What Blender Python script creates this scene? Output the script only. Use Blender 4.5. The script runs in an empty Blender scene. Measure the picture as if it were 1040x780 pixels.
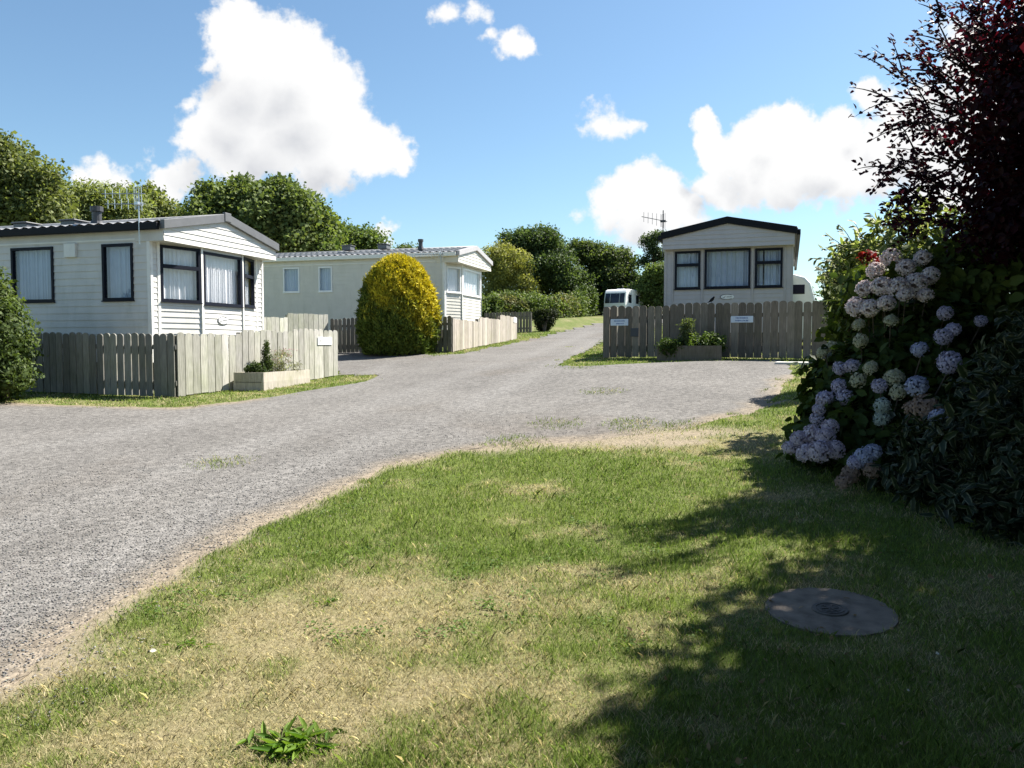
import bpy, math, random
import numpy as np
from mathutils import Vector, Matrix

rng = np.random.default_rng(7)
random.seed(7)
S = bpy.context.scene
C = S.collection
PI = math.pi

# ------------------------------------------------------------------ camera
EYE = 1.5
F = 800.0 / 1040.0
PITCH = math.atan(40 / 800)
cd = bpy.data.cameras.new("camera")
cam = bpy.data.objects.new("camera", cd)
C.objects.link(cam)
cam.location = (0, 0, EYE)
cam.rotation_euler = (PI / 2 - PITCH, 0, 0)
cd.sensor_width = 36
cd.lens = 36 * F
cd.clip_end = 5000
S.camera = cam

# ------------------------------------------------------------------ light
SUN_EL = math.radians(51)
SUN_AZ = math.radians(57)          # to the right of straight ahead
sd = Vector((math.sin(SUN_AZ) * math.cos(SUN_EL), math.cos(SUN_AZ) * math.cos(SUN_EL), math.sin(SUN_EL)))
sl = bpy.data.lights.new("sun", 'SUN')
sl.energy = 5.0
sl.angle = math.radians(0.55)
sl.color = (1.0, 0.95, 0.87)
so = bpy.data.objects.new("sun", sl)
C.objects.link(so)
so.rotation_euler = (-sd).to_track_quat('-Z', 'Y').to_euler()
S.view_settings.view_transform = 'Standard'
S.view_settings.look = 'None'
S.view_settings.gamma = 1.0
S.view_settings.use_curve_mapping = False
S.view_settings.exposure = 1.48

# ------------------------------------------------------------------ sky with clouds (by direction)
W = bpy.data.worlds.new("World")
S.world = W
W.use_nodes = True
nt = W.node_tree
nt.nodes.clear()
def wn(t, **k):
    n = nt.nodes.new(t)
    for a, b in k.items(): setattr(n, a, b)
    return n
def wl(a, b): nt.links.new(a, b)
def wmath(op, a, b=None, c=None, clamp=False):
    n = wn('ShaderNodeMath', operation=op, use_clamp=clamp)
    for i, v in enumerate((a, b, c)):
        if v is None: continue
        if isinstance(v, (int, float)): n.inputs[i].default_value = v
        else: wl(v, n.inputs[i])
    return n.outputs[0]
sky = wn('ShaderNodeTexSky', sky_type='NISHITA')
sky.sun_disc = False
sky.sun_elevation = SUN_EL
sky.sun_rotation = SUN_AZ
sky.air_density = 1.0
sky.dust_density = 0.5
sky.ozone_density = 1.3
tc = wn('ShaderNodeTexCoord')
sep = wn('ShaderNodeSeparateXYZ'); wl(tc.outputs['Generated'], sep.inputs[0])
ysafe = wmath('MAXIMUM', sep.outputs[1], 0.05)
u = wmath('DIVIDE', sep.outputs[0], ysafe)
v = wmath('DIVIDE', sep.outputs[2], ysafe)
cmb = wn('ShaderNodeCombineXYZ'); wl(u, cmb.inputs[0]); wl(v, cmb.inputs[1])
P2 = cmb.outputs[0]
def wnoise(vec, scale, detail, rough=0.55):
    n = wn('ShaderNodeTexNoise'); n.inputs['Scale'].default_value = scale
    n.inputs['Detail'].default_value = detail; n.inputs['Roughness'].default_value = rough
    wl(vec, n.inputs['Vector']); return n
n1 = wnoise(P2, 7, 5, 0.6)
off = wn('ShaderNodeVectorMath', operation='SUBTRACT'); wl(n1.outputs['Color'], off.inputs[0]); off.inputs[1].default_value = (.5, .5, .5)
sca = wn('ShaderNodeVectorMath', operation='SCALE'); wl(off.outputs[0], sca.inputs[0]); sca.inputs['Scale'].default_value = 0.075
n1b = wnoise(P2, 26, 5, 0.6)
offb = wn('ShaderNodeVectorMath', operation='SUBTRACT'); wl(n1b.outputs['Color'], offb.inputs[0]); offb.inputs[1].default_value = (.5, .5, .5)
scb = wn('ShaderNodeVectorMath', operation='SCALE'); wl(offb.outputs[0], scb.inputs[0]); scb.inputs['Scale'].default_value = 0.03
ad = wn('ShaderNodeVectorMath', operation='ADD'); wl(sca.outputs[0], ad.inputs[0]); wl(scb.outputs[0], ad.inputs[1])
ad2 = wn('ShaderNodeVectorMath', operation='ADD'); wl(P2, ad2.inputs[0]); wl(ad.outputs[0], ad2.inputs[1])
WP = ad2.outputs[0]

def at(px, py, Y):
    """the camera ray through an image pixel, cut at estimated distance Y ahead"""
    x = (px - 520) / 800; y = (390 - py) / 800
    wy = math.cos(PITCH) + y * math.sin(PITCH); wz = -math.sin(PITCH) + y * math.cos(PITCH)
    return Vector((x / wy * Y, Y, EYE + wz / wy * Y))
def gno(px, py):
    p = at(px, py, 1.0); return p.x, p.z - EYE
# cloud puffs: image pixel position of each puff, radius, strength, vertical squash
PUFFS = [
 (240, 30, 36, 1), (270, 55, 52, 1), (305, 62, 44, 1), (325, 95, 52, 1), (262, 100, 55, 1), (225, 135, 46, 1),
 (290, 130, 60, 1), (345, 140, 46, 1), (372, 150, 36, 1), (395, 158, 24, 1), (250, 158, 40, 1), (195, 98, 16, .55), (330, 165, 44, .9), (412, 146, 14, .5),
 (212, 60, 14, .6), (100, 178, 26, .8), (125, 184, 24, .75), (172, 187, 28, .8), (192, 180, 22, .75), (150, 158, 12, .4), (75, 180, 15, .6),
 (389, 238, 14, .8), (397, 252, 12, .7),
 (516, 44, 24, .75), (533, 48, 18, .75), (497, 34, 14, .55), (452, 6, 20, .55), (478, 4, 20, .55),
 (606, 120, 22, .62), (620, 125, 24, .6), (596, 104, 12, .5), (640, 128, 14, .55), (590, 128, 14, .5),
 (718, 122, 17, .95), (722, 142, 20, 1), (738, 158, 28, 1), (772, 140, 34, 1), (800, 125, 26, .95), (790, 160, 46, 1), (825, 165, 44, 1),
 (850, 150, 36, 1), (880, 170, 42, 1), (915, 160, 42, 1), (945, 130, 44, 1), (885, 103, 20, .85), (905, 115, 24, .8), (850, 190, 30, .9), (735, 190, 26, .9), (715, 188, 18, .8),
 (765, 186, 26, .9), (800, 195, 28, .8), (960, 180, 44, 1), (985, 60, 44, .9), (1015, 90, 50, .9), (1000, 120, 50, .9),
 (620, 196, 26, .85), (645, 195, 34, .95), (670, 200, 34, .95), (692, 212, 28, .85), (655, 220, 44, .85), (620, 222, 26, .6), (700, 230, 28, .6), (590, 222, 14, .4),
 (-190, 60, 70, .9), (-270, 90, 80, .9), (1150, 40, 90, 1), (1240, 120, 110, 1), (380, -160, 80, .9), (300, -140, 70, .9), (800, -200, 110, .9)]
dens = None; dens2 = None
WQ = wn('ShaderNodeVectorMath', operation='ADD'); wl(WP, WQ.inputs[0]); WQ.inputs[1].default_value = (.028, .062, 0)
for (px, py, r, s) in PUFFS:
    cx, cy = gno(px, py)
    d = wn('ShaderNodeVectorMath', operation='DISTANCE'); wl(WP, d.inputs[0]); d.inputs[1].default_value = (cx, cy, 0)
    m = wn('ShaderNodeMapRange'); wl(d.outputs['Value'], m.inputs[0])
    m.inputs[1].default_value = 0; m.inputs[2].default_value = r / 800 * (1.5 if s > .7 else 1.75); m.inputs[3].default_value = s; m.inputs[4].default_value = 0
    o = m.outputs[0]
    d2 = wn('ShaderNodeVectorMath', operation='DISTANCE'); wl(WQ.outputs[0], d2.inputs[0]); d2.inputs[1].default_value = (cx, cy, 0)
    m2 = wn('ShaderNodeMapRange'); wl(d2.outputs['Value'], m2.inputs[0])
    m2.inputs[1].default_value = 0; m2.inputs[2].default_value = r / 800 * 1.5; m2.inputs[3].default_value = s; m2.inputs[4].default_value = 0
    dens2 = m2.outputs[0] if dens2 is None else wmath('SMOOTH_MAX', dens2, m2.outputs[0], 0.12)
    dens = o if dens is None else wmath('SMOOTH_MAX', dens, o, 0.12)
nf = wnoise(P2, 46, 6, 0.6)
dn = wmath('ADD', dens, wmath('MULTIPLY', wmath('SUBTRACT', nf.outputs['Fac'], 0.5), 0.52))
al = wn('ShaderNodeMapRange', interpolation_type='SMOOTHSTEP'); wl(dn, al.inputs[0])
al.inputs[1].default_value = 0.27; al.inputs[2].default_value = 0.50; al.inputs[3].default_value = 0; al.inputs[4].default_value = 1
front = wn('ShaderNodeMapRange'); wl(sep.outputs[1], front.inputs[0]); front.inputs[1].default_value = .12; front.inputs[2].default_value = .3
alpha = wmath('MULTIPLY', al.outputs[0], front.outputs[0])
# cloud self-shading put into colour: grey where puffs lie sunward, broken up by noise
nb = wnoise(WP, 9, 4, 0.55)
thick = wn('ShaderNodeMapRange', interpolation_type='SMOOTHSTEP'); wl(dens2, thick.inputs[0]); thick.inputs[1].default_value = .45; thick.inputs[2].default_value = 1.15
gr = wmath('MULTIPLY', thick.outputs[0], wmath('MULTIPLY_ADD', nb.outputs['Fac'], 1.0, 0.25), clamp=True)
cc = wn('ShaderNodeMix', data_type='RGBA'); wl(gr, cc.inputs[0])
cc.inputs[6].default_value = (1.0, 1.0, 1.0, 1); cc.inputs[7].default_value = (0.58, 0.60, 0.65, 1)
tn = wn('ShaderNodeMix', data_type='RGBA', blend_type='MULTIPLY'); tn.inputs[0].default_value = 1; wl(sky.outputs[0], tn.inputs[6]); tn.inputs[7].default_value = (.90, 1.05, 1.08, 1)
bg1 = wn('ShaderNodeBackground'); wl(tn.outputs[2], bg1.inputs[0]); bg1.inputs[1].default_value = 0.0545
bg2 = wn('ShaderNodeBackground'); wl(cc.outputs[2], bg2.inputs[0]); bg2.inputs[1].default_value = 0.365
mx = wn('ShaderNodeMixShader'); wl(alpha, mx.inputs[0]); wl(bg1.outputs[0], mx.inputs[1]); wl(bg2.outputs[0], mx.inputs[2])
wo = wn('ShaderNodeOutputWorld'); wl(mx.outputs[0], wo.inputs[0])
W.cycles.sampling_method = 'MANUAL'
W.cycles.sample_map_resolution = 1024

S.cycles.max_bounces = 6
S.cycles.transparent_max_bounces = 12

# ------------------------------------------------------------------ noise helper
_pt = rng.random((256, 256))
def vnoise(x, y, s):
    x = np.asarray(x) / s; y = np.asarray(y) / s
    xi = np.floor(x).astype(int); yi = np.floor(y).astype(int)
    fx = x - xi; fy = y - yi
    fx = fx * fx * (3 - 2 * fx); fy = fy * fy * (3 - 2 * fy)
    g = lambda a, b: _pt[a & 255, b & 255]
    return (g(xi, yi) * (1 - fx) + g(xi + 1, yi) * fx) * (1 - fy) + (g(xi, yi + 1) * (1 - fx) + g(xi + 1, yi + 1) * fx) * fy
def fbm(x, y, s, o=4):
    t = 0; a = 1; n = 0
    for i in range(o):
        t = t + a * vnoise(np.asarray(x) + 17.3 * i, np.asarray(y) + 5.1 * i, s / 2 ** i); n += a; a *= .55
    return t / n - .5
def sstep(a, b, x):
    t = np.clip((x - a) / (b - a), 0, 1); return t * t * (3 - 2 * t)

# ------------------------------------------------------------------ terrain (thin plate through heights estimated from image pixels or assumed)
CTRL = np.array([(-5.77, 13.5, .59), (-4.0, 17.8, .77), (1.97, 17.1, 1.2), (6.23, 15.4, 1.2), (-2.75, 25, 1.28), (.21, 34, 1.8), (-5.7, 25.5, 1.22),
 (8, 72, 4.1), (5.2, 45, 2.55), (0, 0, 0), (0, 4, .14), (2, 4, .2), (3, 7, .45), (-3, 5, .12), (-10, 10, .45), (-12, 20, .85), (-12, -10, -.4), (10, 0, .3), (10, 9, .7),
 (0, -10, -.4), (0, 120, 5.6), (-40, 60, 3.4), (40, 60, 4.2), (40, 0, 1.0), (-40, 0, -.5), (0, -40, -1.0), (6, 20, 1.32), (-9, 29, 1.2), (-1.4, 8, .33), (1.5, 11, .72), (.5, 9, .5)])
def _U(r2): return np.where(r2 > 0, r2 * np.log(np.maximum(r2, 1e-12)), 0)
_n = len(CTRL)
_K = _U(((CTRL[:, None, :2] - CTRL[None, :, :2]) ** 2).sum(-1)) + np.eye(_n) * 1.0
_Pm = np.c_[np.ones(_n), CTRL[:, :2]]
_A = np.block([[_K, _Pm], [_Pm.T, np.zeros((3, 3))]])
_w = np.linalg.solve(_A, np.r_[CTRL[:, 2], 0, 0, 0])
def TZ(x, y):
    x = np.asarray(x, float); y = np.asarray(y, float)
    xc = np.clip(x, -45, 45); yc = np.clip(y, -35, 110)
    sh = xc.shape
    q = np.stack([xc.ravel(), yc.ravel()], -1)
    out = np.empty(len(q))
    for i in range(0, len(q), 60000):
        s = q[i:i + 60000]
        out[i:i + 60000] = _U(((s[:, None] - CTRL[None, :, :2]) ** 2).sum(-1)) @ _w[:_n] + _w[_n] + s @ _w[_n + 1:]
    return out.reshape(sh) + 0.02 * fbm(x, y, 1.3, 3) * np.clip(1 - np.abs(y) / 60, 0, 1)
def tz(x, y): return float(TZ(np.array([x]), np.array([y]))[0])
def gp(px, py):
    """where the camera ray through an image pixel meets the ground"""
    t = 2.0; lo = None
    prev = 1.0
    for i in range(4000):
        p = at(px, py, t)
        if p.z <= tz(p.x, p.y): break
        prev = t; t *= 1.02
        if t > 150: break
    a, b = prev, t
    for i in range(20):
        m = (a + b) / 2; p = at(px, py, m)
        if p.z <= tz(p.x, p.y): b = m
        else: a = m
    p = at(px, py, b)
    return (p.x, p.y)

# ------------------------------------------------------------------ materials
def new_mat(name):
    m = bpy.data.materials.new(name); m.use_nodes = True
    t = m.node_tree; b = t.nodes['Principled BSDF']
    return m, t, b
def tnode(t, typ, **k):
    n = t.nodes.new(typ)
    for a, b in k.items(): setattr(n, a, b)
    return n
def mat_plain(name, col, rough=.6, metal=0, noise=.12, nscale=6, bump=0, bscale=40, dirt=None):
    m, t, b = new_mat(name)
    b.inputs['Roughness'].default_value = rough; b.inputs['Metallic'].default_value = metal
    tcn = tnode(t, 'ShaderNodeTexCoord')
    n = tnode(t, 'ShaderNodeTexNoise'); n.inputs['Scale'].default_value = nscale; n.inputs['Detail'].default_value = 6
    t.links.new(tcn.outputs['Object'], n.inputs['Vector'])
    mp = tnode(t, 'ShaderNodeMapRange'); t.links.new(n.outputs['Fac'], mp.inputs[0])
    mp.inputs[1].default_value = .3; mp.inputs[2].default_value = .7; mp.inputs[3].default_value = 1 - noise; mp.inputs[4].default_value = 1 + noise
    mul = tnode(t, 'ShaderNodeMix', data_type='RGBA', blend_type='MULTIPLY'); mul.inputs[0].default_value = 1
    mul.inputs[6].default_value = (*col, 1); t.links.new(mp.outputs[0], mul.inputs[7])
    out = mul.outputs[2]
    if dirt:
        n2 = tnode(t, 'ShaderNodeTexNoise'); n2.inputs['Scale'].default_value = 2.2; n2.inputs['Detail'].default_value = 8; n2.inputs['Roughness'].default_value = .7
        mpp = tnode(t, 'ShaderNodeMapping'); mpp.inputs['Scale'].default_value = (2.5, 2.5, .6)
        t.links.new(tcn.outputs['Object'], mpp.inputs[0]); t.links.new(mpp.outputs[0], n2.inputs['Vector'])
        m2 = tnode(t, 'ShaderNodeMapRange'); t.links.new(n2.outputs['Fac'], m2.inputs[0]); m2.inputs[1].default_value = .5; m2.inputs[2].default_value = .8; m2.inputs[4].default_value = dirt[1]
        mm = tnode(t, 'ShaderNodeMix', data_type='RGBA'); t.links.new(m2.outputs[0], mm.inputs[0]); t.links.new(out, mm.inputs[6]); mm.inputs[7].default_value = (*dirt[0], 1)
        out = mm.outputs[2]
    t.links.new(out, b.inputs['Base Color'])
    if bump:
        n3 = tnode(t, 'ShaderNodeTexNoise'); n3.inputs['Scale'].default_value = bscale; n3.inputs['Detail'].default_value = 4
        t.links.new(tcn.outputs['Object'], n3.inputs['Vector'])
        bp = tnode(t, 'ShaderNodeBump'); bp.inputs['Strength'].default_value = bump; bp.inputs['Distance'].default_value = .01
        t.links.new(n3.outputs['Fac'], bp.inputs['Height']); t.links.new(bp.outputs[0], b.inputs['Normal'])
    return m
def mat_leaf(name, trans=.3, rough=.6, spec=.16, tint=(1.25, 1.3, .55), edge=None):
    m, t, b = new_mat(name)
    a = tnode(t, 'ShaderNodeAttribute', attribute_name='col')
    colr = a.outputs['Color']
    if edge:
        e = tnode(t, 'ShaderNodeAttribute', attribute_name='edge')
        no = tnode(t, 'ShaderNodeTexNoise'); no.inputs['Scale'].default_value = 45
        g = tnode(t, 'ShaderNodeNewGeometry'); t.links.new(g.outputs['Position'], no.inputs['Vector'])
        s = tnode(t, 'ShaderNodeMath', operation='MULTIPLY_ADD'); t.links.new(no.outputs['Fac'], s.inputs[0]); s.inputs[1].default_value = .5; t.links.new(e.outputs['Fac'], s.inputs[2])
        st = tnode(t, 'ShaderNodeMapRange'); t.links.new(s.outputs[0], st.inputs[0]); st.inputs[1].default_value = .92; st.inputs[2].default_value = 1.06
        mm = tnode(t, 'ShaderNodeMix', data_type='RGBA'); t.links.new(st.outputs[0], mm.inputs[0]); t.links.new(colr, mm.inputs[6]); mm.inputs[7].default_value = (*edge, 1)
        colr = mm.outputs[2]
    t.links.new(colr, b.inputs['Base Color'])
    b.inputs['Roughness'].default_value = rough
    b.inputs['Specular IOR Level'].default_value = spec
    tr = tnode(t, 'ShaderNodeBsdfTranslucent')
    mu = tnode(t, 'ShaderNodeMix', data_type='RGBA', blend_type='MULTIPLY'); mu.inputs[0].default_value = 1
    t.links.new(colr, mu.inputs[6]); mu.inputs[7].default_value = (*tint, 1); t.links.new(mu.outputs[2], tr.inputs['Color'])
    ms = tnode(t, 'ShaderNodeMixShader'); ms.inputs[0].default_value = trans
    t.links.new(b.outputs[0], ms.inputs[1]); t.links.new(tr.outputs[0], ms.inputs[2])
    t.links.new(ms.outputs[0], t.nodes['Material Output'].inputs['Surface'])
    return m
def mat_attr(name, rough=.8, bump=0, bscale=(60, 60, 8), grain=.25):
    m, t, b = new_mat(name)
    a = tnode(t, 'ShaderNodeAttribute', attribute_name='col')
    tcn = tnode(t, 'ShaderNodeTexCoord')
    mp = tnode(t, 'ShaderNodeMapping'); mp.inputs['Scale'].default_value = bscale; t.links.new(tcn.outputs['Object'], mp.inputs[0])
    n = tnode(t, 'ShaderNodeTexNoise'); n.inputs['Scale'].default_value = 1; n.inputs['Detail'].default_value = 5; t.links.new(mp.outputs[0], n.inputs['Vector'])
    r = tnode(t, 'ShaderNodeMapRange'); t.links.new(n.outputs['Fac'], r.inputs[0]); r.inputs[1].default_value = .3; r.inputs[2].default_value = .7
    r.inputs[3].default_value = 1 - grain; r.inputs[4].default_value = 1 + grain
    mul = tnode(t, 'ShaderNodeMix', data_type='RGBA', blend_type='MULTIPLY'); mul.inputs[0].default_value = 1
    t.links.new(a.outputs['Color'], mul.inputs[6]); t.links.new(r.outputs[0], mul.inputs[7])
    out = mul.outputs[2]
    if bump:
        n4 = tnode(t, 'ShaderNodeTexNoise'); n4.inputs['Scale'].default_value = 1.6; n4.inputs['Detail'].default_value = 7; n4.inputs['Roughness'].default_value = .7
        t.links.new(tcn.outputs['Object'], n4.inputs['Vector'])
        r4 = tnode(t, 'ShaderNodeMapRange'); t.links.new(n4.outputs['Fac'], r4.inputs[0]); r4.inputs[1].default_value = .45; r4.inputs[2].default_value = .75; r4.inputs[4].default_value = .55
        m4 = tnode(t, 'ShaderNodeMix', data_type='RGBA', blend_type='MULTIPLY'); t.links.new(r4.outputs[0], m4.inputs[0]); t.links.new(out, m4.inputs[6]); m4.inputs[7].default_value = (.62, .70, .45, 1)
        out = m4.outputs[2]
    t.links.new(out, b.inputs['Base Color'])
    b.inputs['Roughness'].default_value = rough
    if bump:
        bp = tnode(t, 'ShaderNodeBump'); bp.inputs['Strength'].default_value = bump; bp.inputs['Distance'].default_value = .008
        t.links.new(n.outputs['Fac'], bp.inputs['Height']); t.links.new(bp.outputs[0], b.inputs['Normal'])
    return m
def mat_glass(name):
    m, t, b = new_mat(name)
    tr = tnode(t, 'ShaderNodeBsdfTransparent'); tr.inputs[0].default_value = (.95, .97, .98, 1)
    gl = tnode(t, 'ShaderNodeBsdfGlossy'); gl.inputs['Roughness'].default_value = .02
    fr = tnode(t, 'ShaderNodeLayerWeight'); fr.inputs[0].default_value = .5
    p4 = tnode(t, 'ShaderNodeMath', operation='POWER'); t.links.new(fr.outputs['Facing'], p4.inputs[0]); p4.inputs[1].default_value = 4
    ma = tnode(t, 'ShaderNodeMath', operation='MULTIPLY_ADD'); t.links.new(p4.outputs[0], ma.inputs[0]); ma.inputs[1].default_value = .6; ma.inputs[2].default_value = .07
    ms = tnode(t, 'ShaderNodeMixShader'); t.links.new(ma.outputs[0], ms.inputs[0]); t.links.new(tr.outputs[0], ms.inputs[1]); t.links.new(gl.outputs[0], ms.inputs[2])
    t.links.new(ms.outputs[0], t.nodes['Material Output'].inputs['Surface'])
    return m
M = dict(
 siding=mat_plain('cream_siding', (.62, .60, .565), .45, noise=.06, nscale=3, dirt=((.36, .37, .31), .5)),
 siding_beige=mat_plain('beige_siding', (.63, .60, .53), .45, noise=.05, nscale=3, dirt=((.38, .37, .3), .4)),
 siding_grey=mat_plain('mauve_grey_siding', (.48, .45, .455), .45, noise=.05, nscale=3, dirt=((.35, .34, .32), .35)),
 trim=mat_plain('white_trim', (.78, .77, .73), .4, noise=.05),
 trim_grey=mat_plain('grey_trim', (.42, .395, .40), .4, noise=.05),
 fascia=mat_plain('grey_fascia', (.12, .12, .125), .4, noise=.1),
 black=mat_plain('black_plastic', (.010, .011, .015), .55, noise=.1),
 frame=mat_plain('dark_frame', (.009, .011, .02), .5, noise=.1),
 white=mat_plain('white_plastic', (.8, .8, .79), .35, noise=.03),
 metal=mat_plain('aerial_metal', (.55, .56, .57), .35, metal=.8),
 darkmetal=mat_plain('dark_metal', (.08, .08, .085), .5, metal=.5),
 tile=mat_plain('silver_roof_tile', (.29, .29, .29), .42, noise=.2, nscale=12, dirt=((.16, .17, .14), .6)),
 skirt=mat_plain('skirting', (.06, .06, .055), .8),
 curtain=mat_plain('net_curtain', (.8, .8, .82), .9, noise=.03),
 curtain_blue=mat_plain('blue_grey_curtain', (.43, .50, .62), .9, noise=.05),
 glass=mat_glass('window_glass'),
 darkglass=mat_plain('tinted_window', (.02, .022, .035), .08, noise=.0),
 caravan=mat_plain('caravan_white', (.8, .8, .79), .3, noise=.03),
 caravan_grey=mat_plain('caravan_cream', (.66, .69, .68), .3, noise=.03),
 wood=mat_attr('weathered_timber', .85, .5, (40, 40, 5), .22),
 bark=mat_plain('bark', (.09, .07, .055), .9, noise=.3, nscale=14, bump=.8, bscale=18),
 bark_dark=mat_plain('dark_bark', (.022, .018, .017), .9, noise=.3, nscale=14),
 soil=mat_plain('soil', (.05, .04, .03), .95, noise=.3, bump=.5),
 concrete=mat_plain('concrete', (.165, .135, .108), .9, noise=.4, nscale=11, bump=.4, bscale=70, dirt=((.12, .11, .09), .7)),
 slab=mat_plain('pale_slab', (.55, .54, .5), .85, noise=.12, bump=.3),
 iron=mat_plain('rusty_iron', (.05, .045, .042), .65, noise=.35, nscale=30, bump=.4, bscale=90),
 leaf=mat_leaf('leaf', .36),
 needle=mat_leaf('conifer_spray', .15, .7, .15),
 darkleaf=mat_leaf('dark_glossy_leaf', .3, .55, .1),
 beech=mat_leaf('copper_leaf', .3, .5, .15, (2.5, .6, .8)),
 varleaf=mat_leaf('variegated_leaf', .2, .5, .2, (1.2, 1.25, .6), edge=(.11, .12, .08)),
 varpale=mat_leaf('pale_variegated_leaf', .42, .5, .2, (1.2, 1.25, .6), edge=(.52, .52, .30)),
 petal=mat_leaf('petal', .25, .8, .1, (1, 1, 1)),
 grass=mat_leaf('grass_blade', .33, .65, .15, (1.1, 1.12, .85)),
 stone=mat_attr('gravel_stone', .85, 0, (20, 20, 20), .2),
 signblue=mat_plain('sign_face', (.6, .68, .8), .4, noise=.05),
 signwhite=mat_plain('sign_white', (.86, .86, .85), .4, noise=.03),
 ink=mat_plain('sign_ink_blue', (.12, .19, .42), .6),
 inkgrey=mat_plain('sign_ink_grey', (.55, .55, .57), .6),
 slate=mat_plain('slate', (.03, .035, .05), .45, noise=.15),
)

for q in ('frame', 'black', 'bark_dark'): M[q].node_tree.nodes['Principled BSDF'].inputs['Specular IOR Level'].default_value = .15

# ------------------------------------------------------------------ object helpers
def tag(o, label=None, cat=None, group=None, kind=None):
    if label: o['label'] = label
    if cat: o['category'] = cat
    if group: o['group'] = group
    if kind: o['kind'] = kind
    return o
def empty(name, loc, rz=0, **k):
    o = bpy.data.objects.new(name, None); C.objects.link(o)
    o.location = loc; o.rotation_euler = (0, 0, rz); o.empty_display_size = .3
    return tag(o, **k)
def link(name, me, mats, parent=None):
    o = bpy.data.objects.new(name, me); C.objects.link(o)
    for m in (mats if isinstance(mats, (list, tuple)) else [mats]): me.materials.append(m)
    if parent: o.parent = parent
    return o
def np_mesh(name, verts, faces, col=None, edge=None, smooth=False):
    """faces: (m,k) int array of equal size polygons"""
    me = bpy.data.meshes.new(name)
    verts = np.ascontiguousarray(verts, dtype=np.float32); faces = np.ascontiguousarray(faces, dtype=np.int32)
    m, k = faces.shape
    me.vertices.add(len(verts)); me.vertices.foreach_set('co', verts.ravel())
    me.loops.add(m * k); me.loops.foreach_set('vertex_index', faces.ravel())
    me.polygons.add(m); me.polygons.foreach_set('loop_start', np.arange(0, m * k, k, dtype=np.int32))
    me.polygons.foreach_set('loop_total', np.full(m, k, np.int32))
    if smooth: me.polygons.foreach_set('use_smooth', np.ones(m, bool))
    me.update(calc_edges=True)
    if col is not None:
        a = me.attributes.new('col', 'FLOAT_COLOR', 'POINT')
        c4 = np.ones((len(verts), 4), np.float32); c4[:, :3] = col; a.data.foreach_set('color', c4.ravel())
    if edge is not None:
        a = me.attributes.new('edge', 'FLOAT', 'POINT'); a.data.foreach_set('value', np.ascontiguousarray(edge, np.float32))
    return me
class MB:
    def __init__(s): s.v = []; s.f = []; s.mi = []; s.c = []; s.col = (1, 1, 1); s.m = 0
    def add(s, vs, fs):
        b = len(s.v); s.v += [tuple(p) for p in vs]; s.c += [s.col] * len(vs)
        for f in fs: s.f.append(tuple(b + i for i in f)); s.mi.append(s.m)
    def quad(s, a, b, c, d): s.add([a, b, c, d], [(0, 1, 2, 3)])
    def box(s, x0, x1, y0, y1, z0, z1, R=None, T=None):
        p = [Vector((x, y, z)) for z in (z0, z1) for y in (y0, y1) for x in (x0, x1)]
        if R is not None: p = [R @ q for q in p]
        if T is not None: p = [q + Vector(T) for q in p]
        s.add(p, [(0, 2, 3, 1), (4, 5, 7, 6), (0, 1, 5, 4), (2, 6, 7, 3), (0, 4, 6, 2), (1, 3, 7, 5)])
    def tube(s, pts, rad, n=8, cap=True):
        pts = [Vector(p) for p in pts]
        if not hasattr(rad, '__len__'): rad = [rad] * len(pts)
        rings = []
        for i, p in enumerate(pts):
            d = (pts[min(i + 1, len(pts) - 1)] - pts[max(i - 1, 0)]).normalized()
            a = d.orthogonal().normalized() if i == 0 else (a - d * a.dot(d)).normalized()
            b = d.cross(a)
            rings.append([p + (a * math.cos(2 * PI * k / n) + b * math.sin(2 * PI * k / n)) * rad[i] for k in range(n)])
        vs = [q for r in rings for q in r]; fs = []
        for i in range(len(pts) - 1):
            for k in range(n): fs.append((i * n + k, i * n + (k + 1) % n, (i + 1) * n + (k + 1) % n, (i + 1) * n + k))
        if cap: fs.append(tuple(range(n - 1, -1, -1))); fs.append(tuple((len(pts) - 1) * n + k for k in range(n)))
        s.add(vs, fs)
    def prism(s, prof, a, b, R=None, T=None, axis='y'):
        """profile of (h, z) pairs extruded along an axis from a to b"""
        n = len(prof)
        def mk(h, z, t): return Vector((h, t, z)) if axis == 'y' else Vector((t, h, z))
        vs = [mk(h, z, a) for h, z in prof] + [mk(h, z, b) for h, z in prof]
        if R is not None: vs = [R @ q for q in vs]
        if T is not None: vs = [q + Vector(T) for q in vs]
        fs = [tuple(range(n)), tuple(range(2 * n - 1, n - 1, -1))] + [((i + 1) % n, i, n + i, n + (i + 1) % n) for i in range(n)]
        s.add(vs, fs)
    def build(s, name, mats, parent=None, smooth=False, bevel=0):
        me = bpy.data.meshes.new(name); me.from_pydata(s.v, [], s.f); me.update()
        me.polygons.foreach_set('material_index', s.mi)
        if smooth: me.polygons.foreach_set('use_smooth', [True] * len(s.f))
        a = me.attributes.new('col', 'FLOAT_COLOR', 'POINT')
        a.data.foreach_set('color', np.array([(*c, 1) for c in s.c], np.float32).ravel())
        o = link(name, me, mats, parent)
        if bevel:
            b = o.modifiers.new('bevel', 'BEVEL'); b.width = bevel; b.segments = 2; b.limit_method = 'ANGLE'
        return o

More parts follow.
